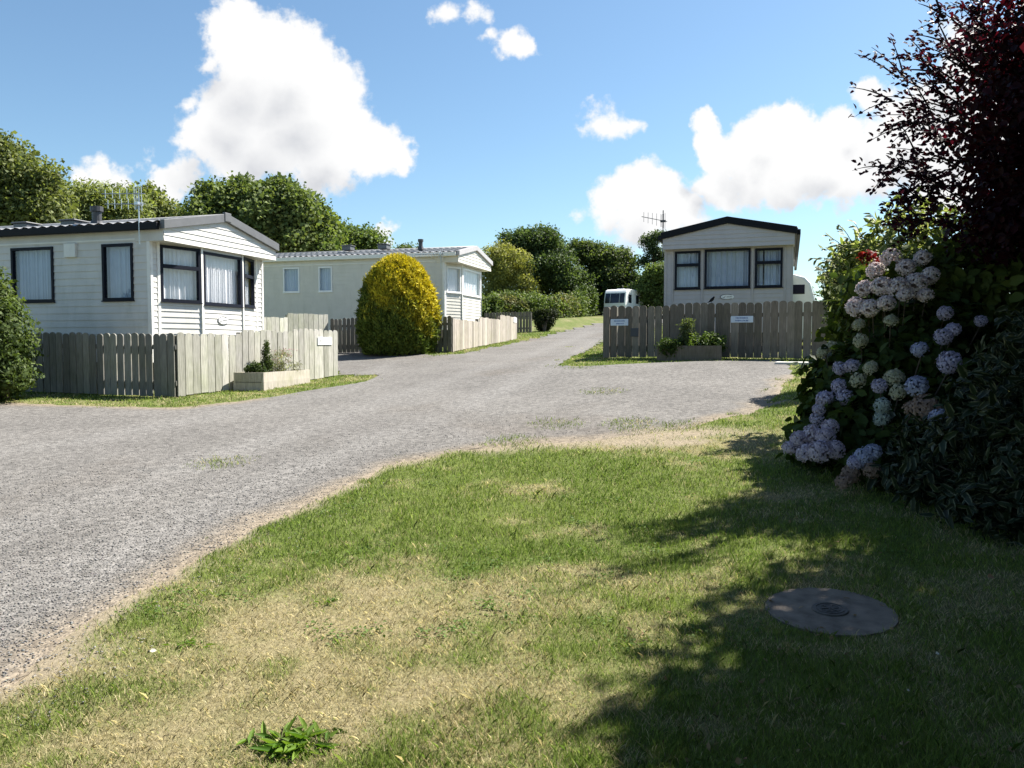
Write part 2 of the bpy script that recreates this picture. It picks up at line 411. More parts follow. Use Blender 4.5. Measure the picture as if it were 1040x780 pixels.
# ------------------------------------------------------------------ leaves
def unit(a): return a / np.maximum(np.linalg.norm(a, axis=-1, keepdims=True), 1e-9)
def rvec(n): return unit(rng.normal(size=(n, 3)))
def leaves(P, N, L, Wd, col, shape=4, D=None, fold=.25, droop=0.0):
    """leaf blades: P base, N normal hint, L length, Wd width, col per leaf"""
    n = len(P)
    if D is None: D = rvec(n)
    N = unit(N); D = unit(D - N * (D * N).sum(-1, keepdims=True)); B = np.cross(N, D)
    L = np.broadcast_to(np.asarray(L, float), (n,))[:, None]; Wd = np.broadcast_to(np.asarray(Wd, float), (n,))[:, None]
    if shape == 4:
        v = np.stack([P, P + D * L * .45 + B * Wd * .5 + N * Wd * fold, P + D * L - N * L * droop, P + D * L * .45 - B * Wd * .5 + N * Wd * fold], 1)
        f = (np.arange(n) * 4)[:, None] + np.array([[0, 1, 2, 3]]); k = 4
        e = np.zeros((n, 4)); e[:, [1, 3]] = 1
        faces = f
    else:
        up = N * Wd * fold
        v = np.stack([P, P + D * L * .32 + B * Wd * .5 + up, P + D * L * .7 + B * Wd * .4 + up * .8 - N * L * droop * .5, P + D * L - N * L * droop,
                      P + D * L * .7 - B * Wd * .4 + up * .8 - N * L * droop * .5, P + D * L * .32 - B * Wd * .5 + up], 1)
        k = 6
        b = (np.arange(n) * 6)[:, None]
        faces = np.concatenate([b + np.array([[0, 1, 2, 3]]), b + np.array([[0, 3, 4, 5]])])
        e = np.zeros((n, 6)); e[:, [1, 2, 4, 5]] = 1; e[:, 3] = .3
    return v.reshape(-1, 3), faces, np.repeat(col, k, 0), e.ravel()
def lerpc(c0, c1, t): return np.asarray(c0)[None] * (1 - t[:, None]) + np.asarray(c1)[None] * t[:, None]
def clump_leaves(clumps, n, sub, L, Wd, c0, c1, up=.35, inner=.62, shape=4, flat=.6, jit=.5, tint=None, ratio_rand=.5, fold=.25, boughs=0):
    """clumps: (x,y,z,rx,ry,rz); n leaves shared by area; sub = size of leaf tufts"""
    cl = np.array(clumps, float)
    if boughs:
        bl = []
        for c in cl:
            for q in range(boughs):
                d = rvec(1)[0]; d[2] = abs(d[2]) * 1.0 if q % 4 else d[2]
                d /= np.linalg.norm(d); f = .22 + .20 * rng.random()
                bl.append((*(c[:3] + d * c[3:] * (.55 + .32 * rng.random())), *(c[3:] * f * np.array([1.15, 1.15, .8]))))
            for q in range(max(2, boughs // 5)):
                d = rvec(1)[0]; d[2] = abs(d[2]); f = .12 + .08 * rng.random()
                bl.append((*(c[:3] + d * c[3:] * (.92 + .2 * rng.random())), *(c[3:] * f * np.array([1.2, 1.2, .9]))))
            bl.append((*c[:3], *(c[3:] * .5)))
        cl = np.array(bl)
    area = (cl[:, 3] * cl[:, 4] + cl[:, 4] * cl[:, 5] + cl[:, 3] * cl[:, 5]); share = area / area.sum()
    Ps, Ns, Cs = [], [], []
    for c, sh in zip(cl, share):
        k = max(16, int(n * sh)); per = 16 if boughs else 22
        ns = max(3, k // per)
        d = rvec(ns)
        rr = inner + (1.06 - inner) * rng.random(ns) ** .55
        rr *= 1 + .18 * np.sin(d[:, 0] * 5 + c[0]) * np.cos(d[:, 2] * 4 + c[1]) + .06 * rng.normal(size=ns).clip(-1.5, 1.5)
        sc = c[:3] + d * c[3:] * rr[:, None]
        sn = unit(d / c[3:] * c[3:].mean() + np.array([0, 0, up]) + rng.normal(size=(ns, 3)) * .25)
        si = rng.integers(0, ns, k)
        o = rng.normal(size=(k, 3)).clip(-1.7, 1.7) * sub * .5
        o -= sn[si] * (o * sn[si]).sum(-1, keepdims=True) * (1 - flat)
        Ps.append(sc[si] + o)
        Ns.append(unit(sn[si] + rng.normal(size=(k, 3)) * jit))
        t = np.clip(rng.random(ns)[si] * (1 - ratio_rand) + rng.random(k) * ratio_rand, 0, 1)
        Cs.append(lerpc(c0, c1, t) * (1 + .18 * rng.normal(size=(k, 1))).clip(.55, 1.5))
    P = np.concatenate(Ps); N = np.concatenate(Ns); Cc = np.concatenate(Cs).clip(0.003, 1)
    s = .5 + .45 * rng.random(len(P)) + .6 * rng.random(len(P)) ** 3
    return leaves(P, N, L * s, Wd * s, Cc, shape, fold=fold)
def leaf_obj(name, data, base, mat, parent):
    v, f, c, e = data
    return link(name, np_mesh(name, v - np.asarray(base)[None], f, c, e), mat, parent)
def branch_mesh(base, clumps, r0, hfork=.35, n=8, wig=.12):
    """trunk rising from base with limbs into every clump"""
    mb = MB(); cl = np.array(clumps, float)
    cen = Vector(cl[:, :3].mean(0))
    top = Vector((cen.x * .6, cen.y * .6, cl[:, 2].max() * .8))
    low = cl[:, 2].min()
    pts = []; rad = []
    for i in range(7):
        t = i / 6
        pts.append(Vector((top.x * t + random.uniform(-wig, wig) * r0 * 3 * t, top.y * t + random.uniform(-wig, wig) * r0 * 3 * t, -.15 + (top.z + .15) * t))); rad.append(r0 * (1 - .75 * t) * (1.25 if i == 0 else 1))
    mb.tube(pts, rad, n)
    for c in cl:
        k = random.randint(1, 4); s = pts[k]; e = Vector(c[:3])
        for j in range(3):
            tgt = e + Vector((random.uniform(-1, 1) * c[3], random.uniform(-1, 1) * c[4], random.uniform(-.3, .9) * c[5])) * (.0 if j == 0 else .75)
            mid = s.lerp(tgt, .5) + Vector((random.uniform(-.1, .1), random.uniform(-.1, .1), .12)) * (tgt - s).length
            mb.tube([s, s.lerp(mid, .6), mid, mid.lerp(tgt, .6), tgt], [r0 * .45, r0 * .32, r0 * .24, r0 * .14, r0 * .05], 6, False)
    return mb
def tree(name, label, cat, base_xy, clumps, n, sub, L, Wd, c0, c1, r0=.2, group=None, mat='leaf', **k):
    bz = tz(*base_xy); base = (base_xy[0], base_xy[1], bz)
    o = empty(name, base, label=label, cat=cat, group=group)
    k.setdefault('jit', .42); k.setdefault('ratio_rand', .35); k.setdefault('boughs', 12); k.setdefault('inner', .5)
    leaf_obj('crown', clump_leaves(clumps, int(n * 2.3), sub * 1.15, L * .66, Wd * .66, (np.array(c0) * 1.5 + .004) * (1.08, 1, 1.1), (np.array(c1) * 1.75 + .012) * (1.08, 1, 1.1), **k), base, M[mat], o)
    lc = [(c[0] - base[0], c[1] - base[1], c[2] - base[2], *c[3:]) for c in clumps]
    branch_mesh(base, lc, r0).build('trunk', M['bark'], o, smooth=True)
    return o
def E(px, py, rx, rz, Y, ry=None):
    """clump from its image pixel centre, pixel radii and distance"""
    p = at(px, py, Y); a = rx / 800 * Y; b = rz / 800 * Y
    return (p.x, p.y, p.z, a, ry if ry else (a + b) / 2, b)

# ================================================================== GROUND
def densify(poly, step):
    out = []
    for (a, b) in zip(poly, poly[1:] + poly[:1]):
        n = max(1, int(math.hypot(b[0] - a[0], b[1] - a[1]) / step))
        out += [(a[0] + (b[0] - a[0]) * i / n, a[1] + (b[1] - a[1]) * i / n) for i in range(n)]
    return out
edge_lawn = [gp(*q) for q in [(0, 703), (60, 655), (130, 608), (200, 570), (250, 540), (330, 502), (400, 472), (470, 457), (530, 452), (620, 446), (690, 436), (740, 425), (785, 414), (800, 406)]]
edge_patch = [gp(*q) for q in [(778, 410), (792, 398), (803, 386), (806, 376), (792, 367)]]
edge_fence = [gp(*q) for q in [(740, 367), (665, 369), (612, 372), (566, 373), (592, 358), (609, 347)]]
edge_far = [(4.3, 33.0), (5.6, 36.0), (9.0, 48.0), (13, 60), (19, 74), (16, 76), (10.4, 60), (7.4, 50)]
edge_back = [gp(*q) for q in [(602, 331), (572, 338), (540, 346), (505, 353), (470, 360), (438, 363)]]
edge_drive = [(-2.9, 25.3), (-3.2, 26.2), (-7.0, 27.0), (-7.3, 23.5), (-4.3, 19.5)]
edge_verge = [gp(*q) for q in [(345, 381), (388, 381), (368, 389), (300, 399), (240, 408), (180, 414), (100, 412), (0, 409), (-160, 407)]]
ROAD = edge_lawn + edge_patch + edge_fence + edge_far + edge_back + edge_drive + edge_verge + [(-22, 12.5), (-22, -20), (-4.5, -20), (-3.4, 0), (-2.9, 2.0)]
# beginning of the lawn edge behind the camera
RP = np.array(ROAD)
def road_sd(x, y):
    """signed distance to the gravel edge, negative on the gravel"""
    x = np.asarray(x, float).ravel(); y = np.asarray(y, float).ravel()
    d = np.full(x.shape, 1e9); ins = np.zeros(x.shape, bool)
    A = RP; B = np.roll(RP, -1, 0)
    for (ax, ay), (bx, by) in zip(A, B):
        ex, ey = bx - ax, by - ay; l2 = ex * ex + ey * ey + 1e-12
        t = np.clip(((x - ax) * ex + (y - ay) * ey) / l2, 0, 1)
        d = np.minimum(d, np.hypot(x - ax - t * ex, y - ay - t * ey))
        c = ((ay > y) != (by > y)) & (x < (bx - ax) * (y - ay) / ((by - ay) if by != ay else 1e-12) + ax)
        ins ^= c
    s = np.where(ins, -d, d)
    return s + .20 * fbm(x, y, .9, 4) + .14 * fbm(x + 31, y, .3, 3)
def axis(lo, hi, step, far):
    a = list(np.arange(lo, hi + 1e-6, step)); s = step
    while a[-1] < far: s *= 1.09; a.append(a[-1] + s)
    s = step; b = []
    x = lo
    while x > -far: s *= 1.12; x -= s; b.append(x)
    return np.array(b[::-1] + a)
xs = axis(-7.5, 7.5, .1, 420); ys = axis(1.8, 13, .09, 420)
GX, GY = np.meshgrid(xs, ys); gx = GX.ravel(); gy = GY.ravel(); gz = TZ(gx, gy)
gsd = road_sd(gx, gy)
nx = len(xs); ny = len(ys)
ii = (np.arange(ny - 1)[:, None] * nx + np.arange(nx - 1)[None]).ravel()
quads = np.stack([ii, ii + 1, ii + nx + 1, ii + nx], 1)

# how dry the turf is, and where bare sandy earth shows
DRY = [(330, 640, 1.0, .75), (400, 690, .8, .7), (250, 700, .6, .6), (430, 620, .5, .4), (160, 755, .5, .5), (380, 760, .6, .5), (520, 620, .5, .3), (540, 494, .35, .55), (610, 545, .4, .3),
       (600, 690, .4, .35), (480, 700, .4, .25), (780, 500, .35, .35), (700, 455, .8, .45), (560, 590, .4, .3), (60, 740, .3, .3), (330, 605, .5, .55), (455, 745, .5, .5), (300, 730, .5, .6)]
LUSH = [(240, 590, .6, .5), (160, 640, .5, .4), (400, 520, 1.2, .6), (560, 520, 1.0, .4), (520, 475, 1.3, .7), (330, 540, .8, .6), (650, 475, .9, .5), (520, 745, .4, .35), (500, 650, .45, .35), (570, 640, .4, .3)]
DRYg = [(*gp(a, b), r, w) for a, b, r, w in DRY]; LUSHg = [(*gp(a, b), r, w) for a, b, r, w in LUSH]
SAND = [(*gp(a, b), r) for a, b, r in [(540, 450, .5), (500, 455, .4), (575, 449, .5), (600, 446, .6), (660, 443, .65), (700, 440, .5), (640, 449, .5), (690, 449, .4)]]
def dryness(x, y):
    d = np.full(np.shape(x), .17) + 1.0 * fbm(x, y, .8, 4) + 1.25 * fbm(x + 40, y, .2, 3)
    up_ = 0; dn_ = 0
    for a, b, r, w in DRYg: up_ = np.maximum(up_, w * np.exp(-(((x - a) / (r * 1.25)) ** 2 + ((y - b) / r) ** 2)))
    for a, b, r, w in LUSHg: dn_ = np.maximum(dn_, w * np.exp(-(((x - a) / (r * 1.3)) ** 2 + ((y - b) / r) ** 2)))
    d = d + .74 * up_ - .6 * dn_ + .10 * (up_ > .1)
    return np.clip(d, 0, 1)
def sandiness(x, y, sdv):
    s = np.zeros(np.shape(x))
    for a, b, r in SAND: s = np.maximum(s, np.exp(-(((x - a) / (r * 1.5)) ** 2 + ((y - b) / (r * .8)) ** 2) * 1.3))
    s = s * sstep(-.45, .05, fbm(x, y, .5, 4) * 1.6 + (s - .5)) 
    strip = (1 - sstep(-.02, .2, sdv + .6 * fbm(x, y, .45, 4))) * (x < 1.0) * (y < 12)
    return np.clip(np.maximum(s, strip * .9), 0, 1)
dry = dryness(gx, gy); sand = sandiness(gx, gy, gsd)
gme = np_mesh('lawn_ground', np.stack([gx, gy, gz], 1), quads, smooth=True)
for nm, val in (('dry', dry), ('sand', sand)):
    a = gme.attributes.new(nm, 'FLOAT', 'POINT'); a.data.foreach_set('value', val.astype(np.float32))
gm, t, b = new_mat('turf')
def ramp_mix(t, fac, c0, c1):
    n = tnode(t, 'ShaderNodeMix', data_type='RGBA')
    if fac is not None: t.links.new(fac, n.inputs[0])
    for i, c in ((6, c0), (7, c1)):
        if isinstance(c, tuple): n.inputs[i].default_value = (*c, 1)
        else: t.links.new(c, n.inputs[i])
    return n.outputs[2]
def tnoise(t, vec, scale, detail=5, rough=.6):
    n = tnode(t, 'ShaderNodeTexNoise'); n.inputs['Scale'].default_value = scale; n.inputs['Detail'].default_value = detail; n.inputs['Roughness'].default_value = rough
    t.links.new(vec, n.inputs['Vector']); return n.outputs['Fac']
def tmap(t, v, a, b, c=0, d=1):
    n = tnode(t, 'ShaderNodeMapRange'); t.links.new(v, n.inputs[0])
    for i, q in enumerate((a, b, c, d)): n.inputs[i + 1].default_value = q
    return n.outputs[0]
pos = tnode(t, 'ShaderNodeTexCoord').outputs['Object']
ad_ = tnode(t, 'ShaderNodeAttribute', attribute_name='dry').outputs['Fac']; as_ = tnode(t, 'ShaderNodeAttribute', attribute_name='sand').outputs['Fac']
g1 = ramp_mix(t, tmap(t, tnoise(t, pos, 1.7), .35, .65), (.115, .155, .038), (.165, .195, .055))
g1 = ramp_mix(t, tmap(t, tnoise(t, pos, 28), .3, .7), g1, (.075, .09, .028))
st = ramp_mix(t, tmap(t, tnoise(t, pos, 35), .3, .7), (.33, .275, .165), (.17, .135, .08))
g2 = ramp_mix(t, tmap(t, ad_, 0, 1, 0, .8), g1, st)
sn = ramp_mix(t, tmap(t, tnoise(t, pos, 24), .35, .65), (.30, .25, .18), (.2, .165, .12))
t.links.new(ramp_mix(t, as_, g2, sn), b.inputs['Base Color'])
b.inputs['Roughness'].default_value = .95; b.inputs['Specular IOR Level'].default_value = .1
bp = tnode(t, 'ShaderNodeBump'); bp.inputs['Strength'].default_value = .7; bp.inputs['Distance'].default_value = .03
t.links.new(tnoise(t, pos, 30, 6, .7), bp.inputs['Height']); t.links.new(bp.outputs[0], b.inputs['Normal'])
tag(link('lawn_ground', gme, gm), kind='structure')

# gravel: same grid, edge vertices pulled onto the edge line
keep = (gsd[quads] < 0).any(1) & (gx[quads].min(1) > -40) & (gy[quads].min(1) > -25)
rq = quads[keep]
used = np.unique(rq); remap = -np.ones(len(gx), int); remap[used] = np.arange(len(used))
rx, ry = gx[used].copy(), gy[used].copy(); s0 = gsd[used]
e = .02
dgx = (road_sd(rx + e, ry) - road_sd(rx - e, ry)) / (2 * e); dgy = (road_sd(rx, ry + e) - road_sd(rx, ry - e)) / (2 * e)
gl = np.maximum(np.hypot(dgx, dgy), .3); mv = np.clip(s0, 0, .12) * (s0 > 0)
rx -= dgx / gl * mv; ry -= dgy / gl * mv
redge = sstep(-.42, .02, s0 + .35 * fbm(rx, ry, .5, 4))
rz = TZ(rx, ry) + np.where(s0 > 0, -.006, 0) * (ry < 14) + np.where(ry < 14, .004, .012 + .0006 * np.maximum(ry - 14, 0))
rm, t, b = new_mat('gravel')
pos = tnode(t, 'ShaderNodeTexCoord').outputs['Object']
vo = tnode(t, 'ShaderNodeTexVoronoi'); vo.inputs['Scale'].default_value = 62; t.links.new(pos, vo.inputs['Vector'])
vo2 = tnode(t, 'ShaderNodeTexVoronoi'); vo2.inputs['Scale'].default_value = 24; t.links.new(pos, vo2.inputs['Vector'])
sepc = tnode(t, 'ShaderNodeSeparateColor'); t.links.new(vo.outputs['Color'], sepc.inputs[0])
sepd = tnode(t, 'ShaderNodeSeparateColor'); t.links.new(vo2.outputs['Color'], sepd.inputs[0])
base = ramp_mix(t, tmap(t, tnoise(t, pos, .55, 6), .35, .65), (.122, .115, .107), (.16, .151, .14))
base = ramp_mix(t, tmap(t, tnoise(t, pos, .16, 5), .52, .68), base, (.118, .102, .086))
ea = tnode(t, 'ShaderNodeAttribute', attribute_name='edge').outputs['Fac']; ta = tnode(t, 'ShaderNodeAttribute', attribute_name='track').outputs['Fac']
base = ramp_mix(t, ta, base, (.17, .162, .152))
base = ramp_mix(t, ea, base, (.20, .165, .122))
mulv = tnode(t, 'ShaderNodeMix', data_type='RGBA', blend_type='MULTIPLY'); mulv.inputs[0].default_value = 1
t.links.new(base, mulv.inputs[6]); t.links.new(tmap(t, sepc.outputs[0], 0, 1, .8, 1.2), mulv.inputs[7])
mulw = tnode(t, 'ShaderNodeMix', data_type='RGBA', blend_type='MULTIPLY'); mulw.inputs[0].default_value = 1
t.links.new(mulv.outputs[2], mulw.inputs[6]); t.links.new(tmap(t, sepd.outputs[0], 0, 1, .72, 1.25), mulw.inputs[7])
t.links.new(mulw.outputs[2], b.inputs['Base Color']); b.inputs['Roughness'].default_value = .9; b.inputs['Specular IOR Level'].default_value = .2
hh = tnode(t, 'ShaderNodeMath', operation='ADD'); t.links.new(vo.outputs['Distance'], hh.inputs[0]); t.links.new(tnoise(t, pos, 14, 5, .7), hh.inputs[1])
bp = tnode(t, 'ShaderNodeBump'); bp.invert = True; bp.inputs['Strength'].default_value = .45; bp.inputs['Distance'].default_value = .02
t.links.new(hh.outputs[0], bp.inputs['Height']); t.links.new(bp.outputs[0], b.inputs['Normal'])
TR = [[gp(*q) for q in l] for l in ([(-60, 560), (120, 500), (290, 440), (420, 398), (520, 366), (600, 338)], [(-40, 650), (120, 560), (290, 480), (430, 428), (520, 392), (575, 364), (606, 345)], [(-100, 470), (60, 452), (230, 420), (350, 396), (390, 372)])]
trk = np.zeros(len(rx))
for l in TR:
    for (ax, ay), (bx, by) in zip(l, l[1:]):
        ex, ey = bx - ax, by - ay; tt = np.clip(((rx - ax) * ex + (ry - ay) * ey) / (ex * ex + ey * ey), 0, 1)
        trk = np.maximum(trk, np.exp(-(np.hypot(rx - ax - tt * ex, ry - ay - tt * ey) / .34) ** 2))
trk *= np.clip(.7 + 1.2 * fbm(rx, ry, 1.7, 4), 0, 1)
rme = np_mesh('gravel_road', np.stack([rx, ry, rz], 1), remap[rq], smooth=True)
for nm, val in (('edge', redge * (ry < 13)), ('track', trk)):
    a_ = rme.attributes.new(nm, 'FLOAT', 'POINT'); a_.data.foreach_set('value', val.astype(np.float32))
tag(link('gravel_road', rme, rm), kind='structure')

# loose stones
def polar(n, r0, r1, half):
    r = r0 * (r1 / r0) ** rng.random(n); a = (rng.random(n) * 2 - 1) * half
    return r * np.sin(a), r * np.cos(a), r
def stones(n):
    x, y, r = polar(n, 2.6, 11, math.radians(44))
    sdv = road_sd(x, y)
    k = (rng.random(n) < 1 - .85 * sstep(-.3, .06, sdv + .3 * fbm(x, y, .4, 3))) & (sdv < .5) & (rng.random(n) < 1 - sstep(5, 10.5, r)); x, y, r = x[k], y[k], r[k]
    m = len(x); z = TZ(x, y) + .006
    s = (.004 + .0055 * rng.random(m) ** 2.4) * (1 + np.clip(r - 5, 0, 20) * .07)
    oct_ = np.array([(1, 0, 0), (0, 1, 0), (-1, 0, 0), (0, -1, 0), (0, 0, .8), (0, 0, -.6)], float)
    vv = oct_[None] * (.6 + .7 * rng.random((m, 6, 1))) * s[:, None, None] * np.array([1, 1, .42])
    a = rng.random(m) * 2 * PI; ca, sa = np.cos(a)[:, None], np.sin(a)[:, None]
    X = vv[..., 0] * ca - vv[..., 1] * sa; Y = vv[..., 0] * sa + vv[..., 1] * ca
    V = np.stack([X + x[:, None], Y + y[:, None], vv[..., 2] + z[:, None] + s[:, None] * .08], -1)
    fc = np.array([(0, 1, 4), (1, 2, 4), (2, 3, 4), (3, 0, 4), (1, 0, 5), (2, 1, 5), (3, 2, 5), (0, 3, 5)])
    Fc = (np.arange(m) * 6)[:, None, None] + fc[None]
    g = .115 + .125 * rng.random(m)
    c = np.stack([g * (1.02 + .05 * rng.normal(size=m)), g * .98, g * (.94 + .05 * rng.normal(size=m))], 1)
    return np_mesh('gravel_stones', V.reshape(-1, 3), Fc.reshape(-1, 3), np.repeat(c.clip(.02, .7), 6, 0), smooth=True)
tag(link('gravel_stones', stones(150000), M['stone']), kind='stuff', label='loose grey stones scattered over the gravel road', cat='gravel')

# keep-out areas for turf
MANHOLE = gp(843, 621)
HOME3 = (3.70, 19.57); HOME1 = (-6.336, 14.4); HOME2 = (-1.846, 27.04)
def blades(n):
    x, y, r = polar(n, 2.1, 40, math.radians(46))
    gw = np.zeros(n, bool)
    for (a_, b_) in ((590, 374), (574, 353), (612, 398), (225, 470), (565, 431), (655, 437), (640, 430), (700, 433), (520, 449)):
        q_ = gp(a_, b_); gw |= np.hypot(x - q_[0], y - q_[1]) / .42 < rng.random(n) ** .7
    sdv = road_sd(x, y); dr = dryness(x, y); sa_ = sandiness(x, y, sdv)
    k = ((sdv > .0) | ((sdv > -.3) & (fbm(x + 3, y, .3, 3) > .24)) | gw) & ((rng.random(n) > sa_ * 1.02) | (gw & (rng.random(n) < .6))) & (np.hypot(x - MANHOLE[0], y - MANHOLE[1]) > .285 + .02 * rng.random(n))
    # ragged fringe on the edge of the gravel, and sparser in dry parts
    k &= rng.random(n) < (1 - .35 * dr)
    x, y, r, dr, sdv = x[k], y[k], r[k], dr[k], sdv[k]; m = len(x)
    z = TZ(x, y) - .002
    tuft = fbm(x + 9, y + 3, .22, 2) + .5
    h = (.016 + .026 * rng.random(m) ** 1.5) * (.55 + .9 * tuft) * (1 - .42 * dr) * (1 + np.clip(r - 8, 0, 30) * .02)
    tall = (rng.random(m) < .02) & (dr < .45); h[tall] *= 1.9
    w = np.maximum(.0022, .00066 * r) * (.7 + .6 * rng.random(m))
    a = rng.random(m) * 2 * PI; lean = h * (.2 + .75 * rng.random(m) ** 1.3 + .5 * dr)
    b_ = rng.random(m) * 2 * PI
    dx, dy = np.cos(a), np.sin(a)
    base = np.stack([x, y, z], 1); side = np.stack([np.cos(b_), np.sin(b_), np.zeros(m)], 1) * w[:, None] * .5
    tip = base + np.stack([dx * lean, dy * lean, h], 1)
    mid = base + np.stack([dx * lean * .35, dy * lean * .35, h * .62], 1)
    V = np.stack([base - side, base + side, mid + side * .8, tip, mid - side * .8], 1)
    Fc = (np.arange(m) * 5)[:, None] + np.array([[0, 1, 2, 3, 4]])
    gtone = np.clip(fbm(x, y, .8, 3) + .5 + .25 * rng.normal(size=m), 0, 1)
    col = lerpc((.108, .178, .030), (.265, .32, .085), gtone)
    isd = rng.random(m) < np.clip(dr * 1.25 - .06, 0.03, .96)
    straw = lerpc((.33, .275, .15), (.56, .49, .31), rng.random(m))
    col = np.where(isd[:, None], straw, col) * (1 + .27 * rng.normal(size=(m, 1))).clip(.35, 1.7)
    return np_mesh('grass', V.reshape(-1, 3), Fc, np.repeat(col.clip(.005, .8), 5, 0))
tag(link('grass', blades(950000), M['grass']), kind='stuff', label='short mown grass with dry straw patches on the lawn', cat='grass')

# ================================================================== FENCES
def picket_mesh(mb, x, w, z0, z1, th, round_top, col):
    mb.col = col
    prof = [(x - w / 2, z0), (x + w / 2, z0)]
    if round_top:
        r = w / 2; zt = z1 - r * .75
        for i in range(0, 9):
            a = PI * i / 8; prof.append((x + r * math.cos(a), zt + r * .75 * math.sin(a)))
    else:
        prof += [(x + w / 2, z1 - random.uniform(0, .012)), (x - w / 2, z1 - random.uniform(0, .012))]
    mb.prism(prof, -th / 2, th / 2)
def fence(name, label, panels, h=1.1, pitch=.155, w=.13, group='weathered picket fences around the pitches', tone=(.27, .255, .225), tone2=(.33, .33, .26), round_top=True, post_ends=True):
    """panels: list of ((x0,y0),(x1,y1), top z or None). The pickets face the right of the run's direction."""
    a, bnd = panels[0][0], panels[-1][1]
    base = Vector((a[0], a[1], tz(*a)))
    o = empty(name, base, label=label, cat='fence', group=group)
    pk = MB(); rail_n = 0
    for (p0, p1, zt, *wo2) in panels:
        d = Vector((p1[0] - p0[0], p1[1] - p0[1], 0)); L = d.length; d.normalize(); ang = math.atan2(d.y, d.x)
        R = Matrix.Rotation(ang, 4, 'Z').to_3x3()
        n = max(1, round(L / pitch)); pt = L / n
        tmp = MB(); tops = []
        for i in range(n):
            s = (i + .5) * pt; q = (p0[0] + d.x * s, p0[1] + d.y * s); g = tz(*q)
            top = (zt if zt is not None else g + h) + random.uniform(-.018, .018)
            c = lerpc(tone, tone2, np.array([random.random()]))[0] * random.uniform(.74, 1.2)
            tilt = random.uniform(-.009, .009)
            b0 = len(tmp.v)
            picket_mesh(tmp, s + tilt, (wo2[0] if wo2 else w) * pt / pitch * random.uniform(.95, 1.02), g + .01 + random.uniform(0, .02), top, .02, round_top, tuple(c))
            tops.append((s, g, top))
        vs = [R @ Vector(p) + Vector((p0[0], p0[1], 0)) - base for p in tmp.v]
        bb = len(pk.v); pk.v += [tuple(p) for p in vs]; pk.c += tmp.c; pk.f += [tuple(bb + i for i in f) for f in tmp.f]; pk.mi += tmp.mi
        for fr in (.22, .78):
            rb = MB(); rb.col = tuple(np.array(tone) * .8)
            za = tops[0][1] + (tops[0][2] - tops[0][1]) * fr; zb = tops[-1][1] + (tops[-1][2] - tops[-1][1]) * fr
            P0 = Vector((p0[0], p0[1], za)) - base; P1 = Vector((p1[0], p1[1], zb)) - base
            nrm = Vector((-d.y, d.x, 0)) * .034
            up = Vector((0, 0, .04)); t_ = Vector((-d.y, d.x, 0)) * .02
            c8 = []
            for P in (P0, P1): c8 += [P + nrm - t_ - up, P + nrm + t_ - up, P + nrm + t_ + up, P + nrm - t_ + up]
            rb.add(c8, [(0, 1, 2, 3), (7, 6, 5, 4), (0, 4, 5, 1), (1, 5, 6, 2), (2, 6, 7, 3), (3, 7, 4, 0)])
            rb.build('rail', M['wood'], o)
        for s_ in ((0.06, L - .06) if post_ends else (L - .06,)):
            q = (p0[0] + d.x * s_, p0[1] + d.y * s_); g = tz(*q)
            pb = MB(); pb.col = tuple(np.array(tone) * .75)
            c = Vector((q[0], q[1], 0)) + Vector((-d.y, d.x, 0)) * .1
            pb.box(-.045, .045, -.045, .045, g - .2, (tops[0][2] if s_ < L / 2 else tops[-1][2]) - .05, R, (c.x - base.x, c.y - base.y, -base.z))
            pb.build('post', M['wood'], o)
    pk.build('picket', M['wood'], o)
    return o
K1 = (-5.77, 13.5); D1 = Vector((.381, .925))
def on1(s): return (K1[0] + D1.x * s, K1[1] + D1.y * s)
U1 = Vector((.949, -.315))
fence('picket_fence', 'shaded picket fence running from the dark round bush to the corner beside the left home', [((K1[0] - U1.x * 3.9, K1[1] - U1.y * 3.9), K1, None)], h=1.11, pitch=.158, w=.142, tone=(.18, .172, .155), tone2=(.25, .24, .215))  # shade put into the colour: darker tone for this run of the corner fence
fence('picket_fence', 'sunlit pale picket fence behind the wooden planter with daisies, stepped in three panels', [(on1(0.03), on1(1.64), EYE + .2), (on1(1.64), on1(3.17), EYE + .275), (on1(3.17), on1(4.75), EYE + .335)], pitch=.178, w=.163, tone=(.36, .35, .295), tone2=(.44, .42, .385), round_top=True)  # same corner fence, sunlight put into the colour as a lighter tone
K3 = (1.97, 17.1); U3 = Vector((.927, -.375))
def on3(s): return (K3[0] + U3.x * s, K3[1] + U3.y * s)
fence('picket_fence', 'long brown picket fence with rounded tops in front of the grey gabled home', [(on3(0), on3(1.45), EYE + .83), (on3(1.45), on3(5.3), EYE + .86, .151)], pitch=.155, w=.143, tone=(.15, .125, .10), tone2=(.21, .18, .15))
V3 = Vector((.375, .927))
fence('picket_fence', 'picket fence running back along the road beside the grey gabled home', [((K3[0] + V3.x * 4.5, K3[1] + V3.y * 4.5), (K3[0] + V3.x * .12, K3[1] + V3.y * .12), None)], h=1.1, tone=(.2, .185, .16), tone2=(.26, .245, .21))
K2 = (-1.83, 24.0); E2 = (.2, 32.5)
def on2(t): return (K2[0] + (E2[0] - K2[0]) * t, K2[1] + (E2[1] - K2[1]) * t)
zz = [tz(*on2(t)) for t in (0, .35, .68, 1)]
fence('picket_fence', 'sunlit light toned picket fence along the road in front of the home behind the golden bush', [(on2(0.01), on2(.35), zz[0] + 1.03), (on2(.35), on2(.68), zz[1] + 1.02), (on2(.68), on2(1), zz[2] + 1.06)], pitch=.17, w=.148, tone=(.35, .305, .26), tone2=(.46, .41, .355), round_top=False)  # sunlight on this run is put into its light timber tone
fence('picket_fence', 'dark shaded picket fence passing behind the golden bush', [((-5.9, 25.6), K2, None)], h=1.12, tone=(.12, .115, .1), tone2=(.17, .16, .14))  # same fence past the corner, its shade put into a dark tone
